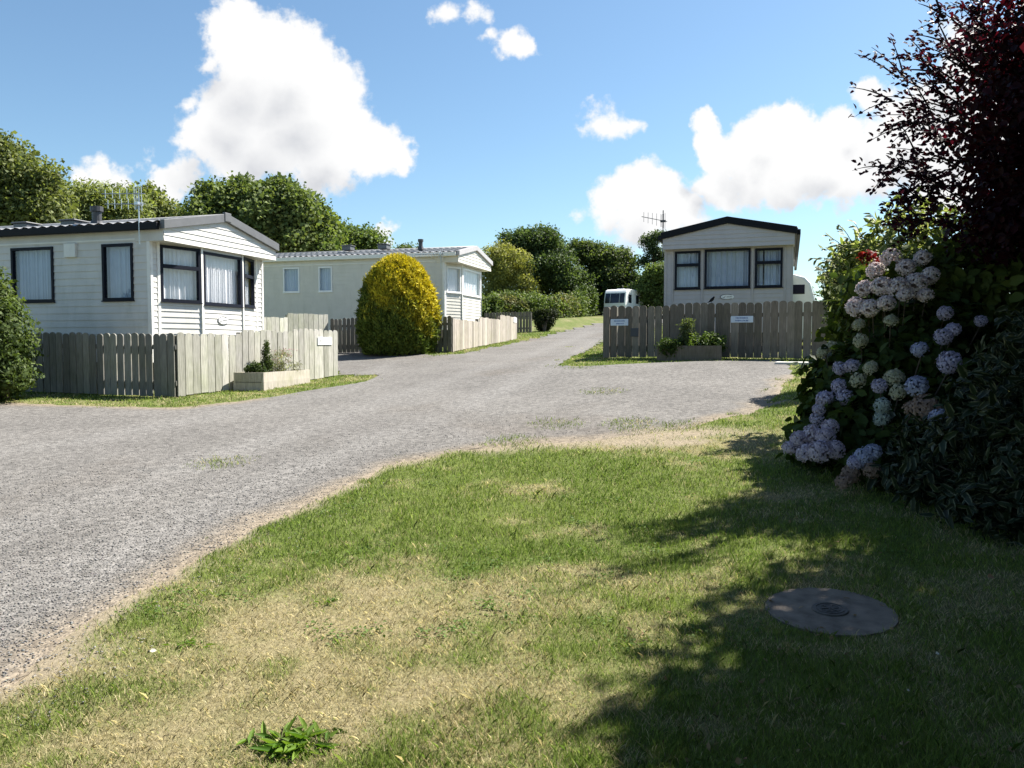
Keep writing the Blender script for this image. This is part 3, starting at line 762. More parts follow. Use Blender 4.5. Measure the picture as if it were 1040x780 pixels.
fence('picket_fence', 'pale fence with level panels behind the planter fence, beside the left home', [((-7.55, 22.6), (-6.9, 24.3), EYE + .82), ((-6.9, 24.3), (-5.95, 25.55), EYE + .98)], pitch=.2, w=.185, tone=(.42, .42, .34), tone2=(.48, .47, .42), round_top=False)
fence('picket_fence', 'short dark fence panel standing before the dark upright shrub by the road', [((-1.4, 39.4), (.95, 38.7), None)], h=1.05, tone=(.11, .1, .09), tone2=(.15, .14, .12))

# signs on fences
def sign(label, centre, yaw, w, h, face, ink, rows, n='fence_sign', th=.012):
    """flat board; yaw is the turn of its face from looking towards the camera"""
    o = empty(n, centre, yaw, label=label, cat='sign')
    mb = MB(); mb.box(-w / 2, w / 2, -th, 0, -h / 2, h / 2); mb.build('board', M[face], o, bevel=.004)
    if rows:
        for (z, hh_, x0, x1) in rows:
            x = x0; ib = MB()
            while x < x1 - .004:
                ww = random.uniform(.4, .75) * hh_
                ib.box(x * w, min(x * w + ww, x1 * w), -th - .003, -th, z * h - hh_ * random.uniform(.38, .5), z * h + hh_ * random.uniform(.38, .5)); x += (ww + hh_ * random.uniform(.15, .5)) / w
            ib.build('lettering', M[ink], o)
    return o
YAW3 = math.atan2(U3.y, U3.x)
def onface(k, s, z, out):   # a point on the front of the long brown fence
    p = on3(s); n = Vector((U3.y, -U3.x)); return (p[0] + n.x * out, p[1] + n.y * out, z)
def s_for(px):
    kk = (px - 520) / 800
    return (kk * K3[1] - K3[0]) / (U3.x - kk * U3.y)
def z_for(px, py, s): return at(px, py, on3(s)[1]).z
for (lab, cx, cy, wpx, hpx, face, ink, rows) in [
    ('pale blue nameplate above the slate square at the roadside end of the brown fence', 629, 327.4, 18, 6.6, 'signblue', 'ink', [(.2, .03, -.3, .3), (-.2, .026, -.18, .25)]),
    ('small dark slate square below the pale blue nameplate on the brown fence', 644.6, 337.6, 8.4, 8.6, 'slate', None, None),
    ('pale blue nameplate in the middle of the brown fence, right of the planter', 753, 324.3, 21.5, 6.6, 'signblue', 'ink', [(.2, .03, -.28, .26), (-.2, .03, -.3, .28)])]:
    s = s_for(cx); p = onface(0, s, z_for(cx, cy, s), .013); sc = p[1] / 800
    sign(lab, p, YAW3, wpx * sc / .985, hpx * sc, face, ink, rows)
s1 = 4.25; p1 = on1(s1); n1_ = Vector((D1.y, -D1.x))
sign('white nameplate at the far end of the sunlit fence behind the planter', (p1[0] + n1_.x * .013, p1[1] + n1_.y * .013, at(327, 346.4, p1[1]).z), math.atan2(D1.y, D1.x), .52, .17, 'signwhite', 'inkgrey', [(.05, .045, -.38, .38)])
p2 = on2(.955); d2 = Vector((E2[0] - K2[0], E2[1] - K2[1])).normalized()
sign('tiny white plate on the last panel of the light toned fence along the road', (p2[0] + d2.y * .014, p2[1] - d2.x * .014, tz(*p2) + .8), math.atan2(d2.y, d2.x), .55, .2, 'signwhite', None, None)

# ================================================================== STATIC HOMES
class Wall:
    def __init__(s, p0, p1):
        s.p0 = Vector(p0); d = Vector(p1) - s.p0; s.L = d.length; s.d = d.normalized(); s.n = Vector((s.d.y, -s.d.x))
    def P(s, a, z, out=0): return Vector((s.p0.x + s.d.x * a + s.n.x * out, s.p0.y + s.d.y * a + s.n.y * out, z))
    def box(s, mb, a0, a1, z0, z1, o0, o1):
        c = [s.P(a, z, o) for z in (z0, z1) for o in (o1, o0) for a in (a0, a1)]
        mb.add(c, [(0, 2, 3, 1), (4, 5, 7, 6), (0, 1, 5, 4), (2, 6, 7, 3), (0, 4, 6, 2), (1, 3, 7, 5)])
def siding(mb, w, z0, z1, holes, row=.105):
    n = max(1, round((z1 - z0) / row)); dz = (z1 - z0) / n
    lip = .012
    for i in range(n):
        a, b_ = z0 + i * dz, z0 + (i + 1) * dz
        cuts = sorted({a, b_} | {z for h in holes for z in (h[2], h[3]) if a < z < b_})
        for c0, c1 in zip(cuts, cuts[1:]):
            segs = [(0, w.L)]
            for h in holes:
                if h[2] < (c0 + c1) / 2 < h[3]:
                    ns = []
                    for s0, s1 in segs:
                        if h[1] <= s0 or h[0] >= s1: ns.append((s0, s1)); continue
                        if s0 < h[0]: ns.append((s0, h[0]))
                        if h[1] < s1: ns.append((h[1], s1))
                    segs = ns
            # profile: bottom edge stands out, with a small curl at the top of each board
            o = lambda z: lip * max(0.0, 1 - (z - a) / dz) ** .8
            for s0, s1 in segs:
                mb.quad(w.P(s0, c0, o(c0)), w.P(s1, c0, o(c0)), w.P(s1, c1, o(c1)), w.P(s0, c1, o(c1)))
                if c0 == a: mb.quad(w.P(s0, c0, 0), w.P(s1, c0, 0), w.P(s1, c0, lip), w.P(s0, c0, lip))
def window(parent, w, a0, a1, z0, z1, fmat='frame', cmat='curtain', transom=None, fw=.05, folds=9, gap=None, label=None):
    mb = MB()
    w.box(mb, a0, a1, z0, z0 + fw, -.05, .032); w.box(mb, a0, a1, z1 - fw, z1, -.05, .032)
    w.box(mb, a0, a0 + fw, z0 + fw, z1 - fw, -.05, .03); w.box(mb, a1 - fw, a1, z0 + fw, z1 - fw, -.05, .03)
    if transom: w.box(mb, a0 + fw, a1 - fw, transom - fw * .7, transom + fw * .7, -.045, .034)
    w.box(mb, a0 - .015, a1 + .015, z0 - .02, z0, 0, .05)
    wo_ = mb.build('window', M[fmat], parent)
    g = MB(); g.quad(w.P(a0 + fw, z0 + fw, -.005), w.P(a1 - fw, z0 + fw, -.005), w.P(a1 - fw, z1 - fw, -.005), w.P(a0 + fw, z1 - fw, -.005))
    g.build('pane', M['glass'], wo_)
    n = 120; c = MB(); ph = random.uniform(0, 6)
    pr = []
    for i in range(n + 1):
        s = i / n; x = a0 + .01 + (a1 - a0 - .02) * s
        fo = .022 * math.sin(s * folds * 2 * PI + ph + 1.3 * math.sin(s * 9 + ph)) + .008 * math.sin(s * folds * 5.3 * PI + ph * 2)
        pr.append((x, -.1 + fo))
    vs = []
    for x, o in pr: vs += [w.P(x, z0 + .01, o), w.P(x + .004 * math.sin(x * 50), z1 - .01, -.1 + (o + .1) * .55)]
    fs = []
    for i in range(n):
        s = (i + .5) / n
        if gap and gap[0] < s < gap[1]: continue
        fs.append((2 * i, 2 * i + 2, 2 * i + 3, 2 * i + 1))
    c.add(vs, fs); c.build('curtain', M[cmat], wo_, smooth=True)
    if gap or True:      # dim room behind
        d = MB(); d.quad(w.P(a0 - .2, z0 - .2, -.9), w.P(a1 + .2, z0 - .2, -.9), w.P(a1 + .2, z1 + .2, -.9), w.P(a0 - .2, z1 + .2, -.9))
    return wo_
def roof_mesh(Wd, L, ze, za, y0, over):
    """tile effect sheets on both slopes, running the length of the home"""
    mb = MB(); hw = Wd / 2
    for sgn in (-1, 1):
        rows = 5; ncol = int((L - y0) / .055); vs = []; fs = []
        prof = []
        for r in range(rows):
            for e_ in (0, 1):
                t = (r + e_) / rows
                x = hw + sgn * (hw + over) * (1 - t); z = ze + (za - ze) * t - over * (za - ze) / hw * (1 - t) + (.028 if e_ == 0 else .004)
                prof.append((x, z))
        for j in range(ncol + 1):
            y = y0 + (L - y0) * j / ncol; wv = .016 * math.sin(y * 2 * PI / .22)
            for (x, z) in prof: vs.append((x, y, z + wv + .03))
        m = len(prof)
        for j in range(ncol):
            for k in range(m - 1):
                q = (j * m + k, j * m + k + 1, (j + 1) * m + k + 1, (j + 1) * m + k)
                fs.append(q if sgn > 0 else q[::-1])
        mb.add(vs, fs)
    mb.tube([(hw, y0, za + .03), (hw, L, za + .03)], .045, 8)
    return mb
def aerial(parent, p, h, boomdir, lens, n_el, el=.16, vertical=True, mat='metal', up=0):
    mb = MB(); p = Vector(p)
    mb.tube([p + Vector((0, 0, -.25)), p + Vector((0, 0, h))], .014, 6)
    bd = Vector(boomdir).normalized()
    for (zf, ln) in lens:
        a = p + Vector((0, 0, h * zf)) - bd * .12; b_ = a + bd * ln + Vector((0, 0, up * ln))
        mb.tube([a, b_], .009, 5)
        side = Vector((0, 0, 1)) if vertical else bd.cross(Vector((0, 0, 1)))
        for i in range(n_el):
            q = a.lerp(b_, (i + .5) / n_el); e_ = el * (1.25 - .4 * i / n_el) if i else el * 1.5
            mb.tube([q - side * e_, q + side * e_], .006, 4)
        # folded dipole loop
        q = a.lerp(b_, .14); 
        mb.tube([q + side * el * 1.1 + bd * .05, q + side * el * 1.3, q - side * el * 1.3, q - side * el * 1.1 + bd * .05, q + side * el * 1.1 + bd * .05], .008, 4, False)
    mb.box(-.07, .07, -.04, .04, -.02, .03, None, tuple(p + Vector((0, 0, h * lens[0][0]))))
    return mb.build('aerial', M[mat], parent)
def badge(parent, w, a, z, rx=.15, rz=.07):
    mb = MB(); n = 24
    ring = [w.P(a + rx * math.cos(2 * PI * k / n), z + rz * math.sin(2 * PI * k / n), .02) for k in range(n)]
    back = [w.P(a + rx * math.cos(2 * PI * k / n), z + rz * math.sin(2 * PI * k / n), 0) for k in range(n)]
    mb.add(ring + back, [tuple(range(n))] + [(k, (k + 1) % n, n + (k + 1) % n, n + k)[::-1] for k in range(n)])
    o = mb.build('badge', M['white'], parent)
    bb = MB()
    for k in range(n):
        a0_, a1_ = 2 * PI * k / n, 2 * PI * (k + 1) / n
        if 20 < k or k < 3: continue
        q = [w.P(a + rx * f * math.cos(t_), z + rz * f * math.sin(t_), .023) for f, t_ in ((.86, a0_), (1.0, a0_), (1.0, a1_), (.86, a1_))]
        bb.add(q, [(0, 1, 2, 3)])
    # dark bird-like swoosh and short illegible lettering
    sw = [(-.62, -.05), (-.45, -.3), (-.2, .35), (-.1, .5), (-.25, .1), (-.38, -.42), (-.5, -.45)]
    bb.add([w.P(a + rx * x, z + rz * y, .024) for x, y in sw], [tuple(range(len(sw)))])
    for k in range(5):
        x0 = -.02 + k * .15
        bb.add([w.P(a + rx * x, z + rz * y, .024) for x, y in ((x0, -.12), (x0 + .1, -.12), (x0 + .1, .1 + .06 * (k % 2)), (x0, .1))], [(0, 1, 2, 3)])
    bb.build('emblem', M['darkmetal'], o)
def home(label, origin, yaw, Wd, L, ze, za, zg, over_front, front_pts, front_windows, side_windows, sm, tm, fm, fasc_h, gut_mat, wz0=.5, wall_in=.05, roof_front_over=.06):
    z0 = tz(origin[0] + math.cos(yaw) * Wd / 2, origin[1] + math.sin(yaw) * Wd / 2)
    o = empty('static_home', (origin[0], origin[1], z0), yaw, label=label, cat='mobile home')
    fy = over_front
    hw = Wd / 2; slope = (za - ze) / hw
    # walls: front facets, then right, back, left
    mb = MB(); fwalls = []
    pts = [(wall_in, fy)] + front_pts + [(Wd - wall_in, fy)]
    for i, (a, b_) in enumerate(zip(pts, pts[1:])):
        w = Wall(a, b_); fwalls.append(w)
        siding(mb, w, wz0, zg + .02, [q[:4] for q in front_windows.get(i, [])])
    wl_ = Wall((wall_in, L), (wall_in, fy)); wr_ = Wall((Wd - wall_in, fy), (Wd - wall_in, L)); wb_ = Wall((Wd - wall_in, L), (wall_in, L))
    holes = [(wl_.L - (y1 - fy), wl_.L - (y0 - fy), z0_, z1_) for (y0, y1, z0_, z1_, *_r) in side_windows]
    siding(mb, wl_, wz0, ze - .02, holes, .13); siding(mb, wr_, wz0, ze - .02, []); siding(mb, wb_, wz0, ze - .02, [])
    # rear gable
    mb.add([(wall_in, L, ze - .02), (Wd - wall_in, L, ze - .02), (hw, L, za - .03)], [(0, 2, 1)])
    mb.build('wall', M[sm], o)
    # overhanging gable box
    g = MB(); rows = 4
    zt = lambda x: za - .03 - abs(x - hw) * slope
    dz = (za - .03 - zg) / 6
    for i in range(6):
        a, b_ = zg + i * dz, zg + (i + 1) * dz
        def xr(z):
            e_ = wall_in - .03
            if z <= zt(e_): return e_, Wd - e_
            q = (za - .03 - z) / slope; return hw - q, hw + q
        cuts = sorted({a, b_} | ({zt(wall_in - .03)} if a < zt(wall_in - .03) < b_ else set()))
        for c0, c1 in zip(cuts, cuts[1:]):
            l0, r0 = xr(c0); l1, r1 = xr(c1)
            oo = lambda z: -.014 * (1 - (z - a) / dz)
            g.quad((l0, oo(c0), c0), (r0, oo(c0), c0), (r1, oo(c1), c1), (l1, oo(c1), c1))
        l0, r0 = xr(a); g.quad((l0, 0, a), (r0, 0, a), (r0, -.014, a), (l0, -.014, a))
    e_ = wall_in - .03
    g.quad((e_, fy + .3, zg), (e_, 0, zg), (e_, 0, zt(e_)), (e_, fy + .3, zt(e_)))
    g.quad((Wd - e_, 0, zg), (Wd - e_, fy + .3, zg), (Wd - e_, fy + .3, zt(e_)), (Wd - e_, 0, zt(e_)))
    g.quad((e_, fy + .3, zg), (Wd - e_, fy + .3, zg), (Wd - e_, 0, zg), (e_, 0, zg))
    g.build('gable', M[sm], o)
    roof_mesh(Wd, L + .1, ze, za, .0, .05).build('roof', M['tile'], o, smooth=True)
    # barge boards at the front
    fb = MB(); ov = .03
    for sg in (-1, 1):
        xe = hw + sg * (hw + ov); zee = za - (hw + ov) * slope
        top = .075; 
        q = [(xe, zee + top - fasc_h), (hw, za + top - fasc_h), (hw, za + top), (xe, zee + top)]
        if sg > 0: q = q[::-1]
        fb.prism(q, -.07, .03)
    fb.build('bargeboard', M[fm], o, bevel=.006)
    if fm == 'fascia':
        cap = MB(); cap.box(-.1, .1, -.085, -.02, za - fasc_h * .55, za + .09, None, (hw, 0, 0)); cap.build('ridge_cap', M[fm], o, bevel=.01)
    gt = MB()
    for xg in (-.11, Wd + .03):
        gt.box(xg, xg + .08, .04, L, ze - .11, ze + .02)
    gt.build('gutter', M[gut_mat], o, bevel=.012)
    sk = MB(); sk.box(wall_in + .05, Wd - wall_in - .05, fy + .4, L - .05, -.6, wz0); sk.build('skirting', M['skirt'], o)
    # corner posts
    ct = MB()
    for w in fwalls[1:]: w.box(ct, -.028, .028, wz0, zg, -.01, .026)
    fwalls[0].box(ct, -.012, .045, wz0, zg, -.02, .02); fwalls[-1].box(ct, fwalls[-1].L - .045, fwalls[-1].L + .012, wz0, zg, -.02, .02)
    for a_ in (0, ): wl_.box(ct, wl_.L - .055, wl_.L + .012, wz0, ze - .11, -.005, .021)
    wl_.box(ct, 0, wl_.L - .06, zg - .02 + .06, zg + .065, .002, .018)
    ct.build('corner_trim', M[tm], o)
    for i, ws in front_windows.items():
        for (a0, a1, q0, q1, kw) in ws: window(o, fwalls[i], a0, a1, q0, q1, **kw)
    for (y0, y1, q0, q1, kw) in side_windows: window(o, wl_, wl_.L - (y1 - fy), wl_.L - (y0 - fy), q0, q1, **kw)
    return o, fwalls, wl_
def flue(parent, x, y, z, r=.07, h=.3, mat='darkmetal'):
    mb = MB(); mb.tube([(x, y, z - .1), (x, y, z + h * .7)], r, 12); mb.tube([(x, y, z + h * .72), (x, y, z + h)], r * 1.35, 12); mb.tube([(x, y, z - .05), (x, y, z + .06)], [r * 1.6, r * 1.2], 12)
    mb.build('flue', M[mat], parent)
def rvent(parent, x, y, z, mat='fascia'):
    mb = MB(); mb.box(-.17, .17, -.17, .17, -.05, .1, None, (x, y, z)); mb.box(-.2, .2, -.2, .2, .1, .13, None, (x, y, z)); mb.build('roof_vent', M[mat], parent, bevel=.02)

# left home
YAW1 = math.radians(90 - 16.5)
zs, zh = 1.64, 2.69
Wb = math.hypot(.9, .25)
h1, fw1, wl1 = home('large cream static home at left, bay front in full sun', HOME1, YAW1, 3.6, 9.5, 3.02, 3.40, 2.72, .33,
    [(.25, .33), (1.15, .08), (2.45, .08), (3.3, .33)],
    {1: [(.04, .9, zs, zh, dict(transom=2.3, folds=7))], 2: [(.04, 1.26, zs - .02, zh - .03, dict(folds=11))], 3: [(.05, .72, zs, zh, dict(transom=2.3, folds=6))]},
    [(.70, 1.40, 1.65, 2.70, dict(folds=6, cmat='curtain_blue')), (2.55, 3.58, 1.65, 2.70, dict(folds=9, cmat='curtain_blue'))],
    'siding', 'trim', 'fascia', .165, 'black')
badge(h1, fw1[2], .62, 1.32, .17, .085)
vb = MB(); wl1.box(vb, wl1.L - (2.25 - .33), wl1.L - (1.98 - .33), 2.48, 2.74, 0, .06); vb.build('vent_box', M['trim'], h1, bevel=.008)
flue(h1, .3, 1.75, 3.12, .085, .34)
rvent(h1, .7, 2.7, 3.17); rvent(h1, .7, 3.9, 3.17)
aerial(h1, (-.1, .42, 2.9), .66, (-.25, .97, 0), [(.72, .75), (1.0, .8)], 6, .085)

# far home beside the golden bush
YAW2 = math.radians(90 - 16)
h2, fw2, wl2 = home('beige static home partly hidden by the golden bush', HOME2, YAW2, 3.6, 11, 3.02, 3.38, 2.72, .5,
    [(.15, .5), (.95, .2), (3.0, .2), (3.5, .5)],
    {1: [(.05, .78, 1.75, 2.62, dict(fmat='white', folds=5))], 2: [(.06, 1.98, 1.72, 2.62, dict(fmat='white', folds=12))]},
    [(4.61, 5.14, 1.83, 2.70, dict(fmat='white', cmat='curtain_blue', folds=3)), (5.88, 6.53, 1.83, 2.70, dict(fmat='white', cmat='curtain_blue', folds=6))],
    'siding_beige', 'trim', 'trim_grey', .16, 'trim')
h2.scale = (1.04, 1.04, 1.04)
flue(h2, .7, 1.6, 3.3, .07, .3); rvent(h2, 1.2, 3.2, 3.42); rvent(h2, 1.2, 4.6, 3.42)
aerial(h2, (-.12, .55, 2.75), .3, (-.1, 1, 0), [(.75, 1.0)], 8, .11)
aerial(h2, (3.3, 7.0, 3.0), .55, (.2, 1, 0), [(.95, .8)], 5, .11)

# grey home on the right
YAW3h = -math.radians(19.3)
h3, fw3, wl3 = home('grey static home with black bargeboards on the right, behind the long brown fence', HOME3, YAW3h, 3.1, 9.5, 2.88, 3.19, 2.54, .2,
    [], {0: [(.24, .86, 1.57, 2.5, dict(transom=2.16, folds=5, cmat='curtain_blue')), (.96, 2.04, 1.57, 2.52, dict(folds=6, cmat='curtain_blue', gap=None)), (2.14, 2.77, 1.57, 2.5, dict(transom=2.16, folds=5, cmat='curtain_blue', gap=(.28, .34)))]},
    [], 'siding_grey', 'trim_grey', 'black', .165, 'black')
for a in (.19, .91, 2.09, 2.83):
    tb = MB(); fw3[0].box(tb, a - .02, a + .02, .5, 2.53, 0, .026); tb.build('cover_strip', M['trim_grey'], h3)
badge(h3, fw3[0], 1.5, 1.36, .17, .065)
aerial(h3, (-.16, 1.2, 2.75), .95, (-.75, -.6, 0), [(.7, .75)], 6, .14, mat='darkmetal', up=.12)

# ================================================================== CARAVANS
def caravan(label, loc, yaw, w, L, h, mat, wins=((.75, 1.5), (2.6, 3.3)), wz=None):
    o = empty('touring_caravan', loc, yaw, label=label, cat='caravan')
    # side profile (y, z): front at y = 0, nose raked back
    zb = .38
    prof = [(.18, zb), (.02, zb + .35), (0.0, zb + .75), (.10, zb + 1.3), (.24, h - .32), (.42, h - .12), (.75, h - .02), (1.6, h), (L - 1.2, h), (L - .5, h - .05), (L - .16, h - .2), (L - .03, h - .5), (L, zb + .8), (L - .04, zb + .2), (L - .15, zb)]
    mb = MB(); mb.prism(prof[::-1], 0, w, axis='x'); b_ = mb.build('body', M[mat], o, bevel=.07)
    wn_ = MB()
    # front window lies on the raked nose
    def nose(z):
        for (y0, z0), (y1, z1) in zip(prof[1:], prof[2:]):
            if z0 <= z <= z1: return y0 + (y1 - y0) * (z - z0) / (z1 - z0)
        return 0
    for (x0, x1) in ((.12, .58), (.62, w - .62), (w - .58, w - .12)):
        z0_, z1_ = zb + .82, h - .42
        q = []
        zm = zb + 1.3
        for z in (z0_, zm, z1_): q += [(x0, nose(z) - .018, z), (x1, nose(z) - .018, z)]
        q += [(p[0], p[1] + .03, p[2]) for p in q]
        wn_.add(q, [(0, 1, 3, 2), (2, 3, 5, 4), (0, 6, 7, 1), (4, 5, 11, 10), (0, 2, 8, 6), (2, 4, 10, 8), (1, 7, 9, 3), (3, 9, 11, 5)])
    wn_.build('front_window', M['darkglass'], o)
    for sx, nx_ in ((w, 1), (0, -1)):
        for (y0, y1) in wins:
            z0_, z1_ = wz or (zb + .85, h - .5)
            if y1 > L - .3: continue
            m2 = MB(); m2.box(min(sx - .01 * nx_, sx + .015 * nx_), max(sx - .01 * nx_, sx + .015 * nx_), y0, y1, z0_, z1_); m2.build('side_window', M['darkglass'], o, bevel=.008)
    m3 = MB(); m3.box(w - .005, w + .012, 1.75, 2.35, zb + .1, h - .25); m3.build('door', M['white'], o, bevel=.006)
    for x in (.0, w - .2):
        m4 = MB(); m4.tube([(x, L * .5, .32), (x + .2, L * .5, .32)], .32, 20); m4.build('wheel', M['black'], o)
    m5 = MB(); m5.box(w * .35, w * .65, 1.3, 1.9, h - .02, h + .09); m5.build('roof_hatch', M['white'], o, bevel=.02)
    m6 = MB(); m6.tube([(w * .5, -1.1, .42), (w * .25, .3, .42)], .035, 6); m6.tube([(w * .5, -1.1, .42), (w * .75, .3, .42)], .035, 6); m6.tube([(w * .5, -1.0, 0), (w * .5, -1.0, .5)], .03, 6); m6.build('drawbar', M['darkmetal'], o)
    m7 = MB(); m7.box(.03, w - .03, -.02, .14, zb + .02, zb + .5); m7.build('nose_panel', M['trim_grey'], o, bevel=.03)
    return o
pc = at(613, 321, 72)
caravan('small white touring caravan with dark front windows beyond the end of the road', (pc.x, pc.y, tz(pc.x, pc.y) - .05), math.radians(-30), 2.1, 4.6, 2.5, 'caravan')
c2y = math.radians(180 - 22)
# second caravan is seen from its side, nose to the right
pr = at(831, 330, 25.0)
ang = math.atan2(-.30, .955)
c2 = caravan('pale touring caravan peeping out between the grey home and the flowering hedge', (pr.x, pr.y, at(831, 277, 25).z - 2.5), ang + PI / 2, 2.1, 3.9, 2.5, 'caravan_grey', ((.42, .92), (2.3, 3.0)), (1.84, 2.14))

# ================================================================== DISTANT AND MIDDLE TREES
G = 'trees behind the homes'
dk0, dk1 = (.022, .042, .010), (.062, .085, .022)
gl0, gl1 = (.055, .085, .02), (.14, .165, .055)
tree('broadleaf_tree', 'tall dark tree at the far left behind the cream home', 'tree', (-19.5, 30), [E(-40, 200, 60, 56, 30), E(14, 195, 34, 38, 29.5), E(2, 168, 24, 26, 30), E(-60, 165, 46, 46, 31), E(44, 220, 24, 28, 29), E(50, 182, 11, 9, 29), E(28, 205, 26, 26, 29.5), E(-10, 230, 60, 40, 30)], 26000, .55, .26, .17, (.035, .055, .014), (.105, .125, .04), .3, G)
tree('broadleaf_tree', 'pale feathery tree behind the chimney flue of the left home', 'tree', (-18.5, 36), [E(92, 215, 34, 28, 36), E(68, 228, 24, 26, 35), E(125, 222, 28, 28, 35.5), E(100, 250, 50, 30, 36)], 13000, .5, .3, .12, gl0, (.16, .19, .07), .16, G)
tree('broadleaf_tree', 'rounded tree behind the television aerial of the left home', 'tree', (-17.5, 40), [E(152, 222, 28, 24, 40), E(125, 218, 20, 18, 40), E(150, 205, 12, 10, 40), E(150, 250, 56, 30, 40)], 15000, .6, .3, .2, (.04, .065, .016), (.12, .14, .045), .2, G)
tree('broadleaf_tree', 'biggest rounded green tree rising over the gable of the left home', 'tree', (-12.5, 37), [E(236, 220, 32, 30, 37), E(282, 222, 36, 30, 36), E(258, 204, 26, 16, 37), E(306, 232, 26, 24, 36.5), E(220, 238, 28, 28, 36), E(326, 248, 18, 22, 36), E(282, 248, 46, 30, 36), E(216, 205, 16, 14, 37), E(290, 200, 16, 12, 36)], 34000, .6, .3, .22, (.028, .055, .014), (.095, .125, .035), .32, G)
tree('broadleaf_tree', 'low green tree above the beige home roof, right of the biggest tree', 'tree', (-9.5, 46), [E(352, 250, 26, 18, 46), E(375, 252, 18, 16, 46), E(335, 262, 30, 20, 45)], 7000, .55, .3, .2, (.03, .06, .015), (.085, .12, .03), .18, G)
tree('broadleaf_tree', 'tiny far treetop showing over the middle of the beige home roof', 'tree', (-9.0, 75), [E(412, 262, 14, 10, 75), E(404, 266, 8, 9, 75)], 1500, .6, .4, .25, dk0, dk1, .2, G)
tree('broadleaf_tree', 'yellowish green tree just right of the beige home gable', 'tree', (-1.0, 73), [E(513, 273, 22, 24, 73), E(507, 257, 14, 10, 73), E(524, 288, 18, 16, 73), E(500, 285, 18, 22, 73), E(536, 300, 12, 11, 73), E(512, 302, 24, 12, 73)], 14000, .5, .3, .18, (.075, .095, .018), (.19, .20, .055), .2, G)
tree('broadleaf_tree', 'tall dark dense tree, highest of the middle group', 'tree', (2.6, 77), [E(545, 254, 28, 18, 77), E(525, 247, 18, 12, 77), E(565, 264, 20, 18, 77), E(550, 280, 34, 20, 76), E(575, 287, 22, 20, 76), E(535, 272, 24, 22, 77), E(552, 242, 14, 9, 77)], 22000, .75, .38, .26, (.014, .032, .009), (.055, .085, .026), .35, G)
tree('broadleaf_tree', 'dark spreading tree directly behind the white caravan', 'tree', (9.0, 82), [E(605, 264, 26, 15, 80), E(590, 257, 17, 10, 80), E(625, 270, 20, 15, 80), E(608, 284, 32, 18, 80), E(632, 287, 14, 14, 80)], 17000, .8, .4, .28, (.018, .036, .009), (.062, .088, .024), .35, G)
tree('pine_tree', 'thin tall tree with ragged tufts beside the grey home aerial', 'tree', (13.8, 76), [E(658, 247, 9, 6, 76), E(668, 241, 7, 5, 76), E(664, 257, 8, 5, 76), E(654, 267, 7, 5, 76), E(672, 263, 8, 8, 76), E(668, 276, 9, 7, 76)], 3600, .5, .35, .18, (.02, .04, .015), (.05, .075, .03), .16, G)
tree('broadleaf_tree', 'bushy green tree against the left wall of the grey home', 'tree', (13.6, 74), [E(665, 287, 18, 15, 74), E(654, 296, 12, 12, 74), E(685, 285, 22, 22, 74), E(672, 305, 20, 14, 74)], 9000, .6, .34, .22, (.03, .06, .013), (.085, .12, .03), .2, G)
tree('broadleaf_tree', 'low rounded tree right behind the caravan roof', 'tree', (8.4, 86), [E(648, 296, 17, 14, 84), E(625, 293, 18, 10, 84), E(662, 303, 14, 12, 84), E(640, 305, 24, 12, 84), E(600, 298, 20, 10, 86)], 9000, .8, .42, .28, (.022, .046, .012), (.075, .105, .03), .25, G)

# hedge bank of bracken beyond the far lawn
def strip(name, label, cat, path, h, depth, n, sub, L, Wd, c0, c1, c2=None, kind=None, mat='leaf', rough=.9, rs=1.8):
    p = np.array(path); seg = np.hypot(*(p[1:] - p[:-1]).T); cum = np.r_[0, seg.cumsum()]
    s = rng.random(n // 14) * cum[-1]
    i = np.clip(np.searchsorted(cum, s) - 1, 0, len(seg) - 1); t = (s - cum[i]) / seg[i]
    q = p[i] + (p[i + 1] - p[i]) * t[:, None]
    off_ = rng.normal(size=len(s)) * depth * .4
    x = q[:, 0] + rng.normal(size=len(s)) * .2; y = q[:, 1] + off_
    hh_ = h * (.75 + rough * (fbm(x * 1.0, y * 3, rs, 3) + .25)) * np.sqrt(np.clip(1 - (off_ / depth) ** 2, .05, 1))
    z = TZ(x, y) + hh_ * rng.random(len(s)) ** .5
    k = 14
    P = np.repeat(np.stack([x, y, z], 1), k, 0) + rng.normal(size=(len(s) * k, 3)) * sub * .5
    P[:, 2] = np.maximum(P[:, 2], TZ(P[:, 0], P[:, 1]) + .03)
    N = unit(np.array([0, -.5, .8])[None] + rng.normal(size=P.shape) * .6)
    tt = np.repeat(rng.random(len(s)), k)
    col = lerpc(c0, c1, tt)
    if c2 is not None:
        mk = np.repeat(sstep(.1, .25, fbm(x, y * 2, 2.2, 3)) * .7, k)[:, None]; col = col * (1 - mk) + np.array(c2)[None] * mk
    col = col * (1 + .2 * rng.normal(size=(len(P), 1))).clip(.5, 1.6)
    b0 = (p[0][0], p[0][1], tz(*p[0]))
    o = leaf_obj(name, leaves(P, N, L * (.7 + .6 * rng.random(len(P))), Wd, col.clip(.004, 1)), b0, M[mat], None)
    o.location = b0
    return tag(o, label, cat, kind=kind)
strip('bracken', 'tan and green bracken bank below the far trees', 'undergrowth', [(-4.5, 64), (1.5, 65), (4.5, 67), (6.4, 70)], 1.5, 2.0, 30000, .34, .24, .11, (.08, .125, .03), (.165, .21, .055), (.22, .185, .08), kind='stuff', rough=1.5, rs=3.2)
strip('hedge', 'bright green clipped bush at the left side of the white caravan', 'hedge', [(6.2, 71), (7.2, 72)], 2.5, 1.2, 9000, .4, .25, .14, (.05, .085, .016), (.1, .14, .03))
strip('hedge', 'dark hedge running behind the white caravan and its roof', 'hedge', [(3, 78), (12, 79), (20, 76)], 3.4, 2, 14000, .5, .32, .2, (.022, .045, .012), (.06, .09, .025))
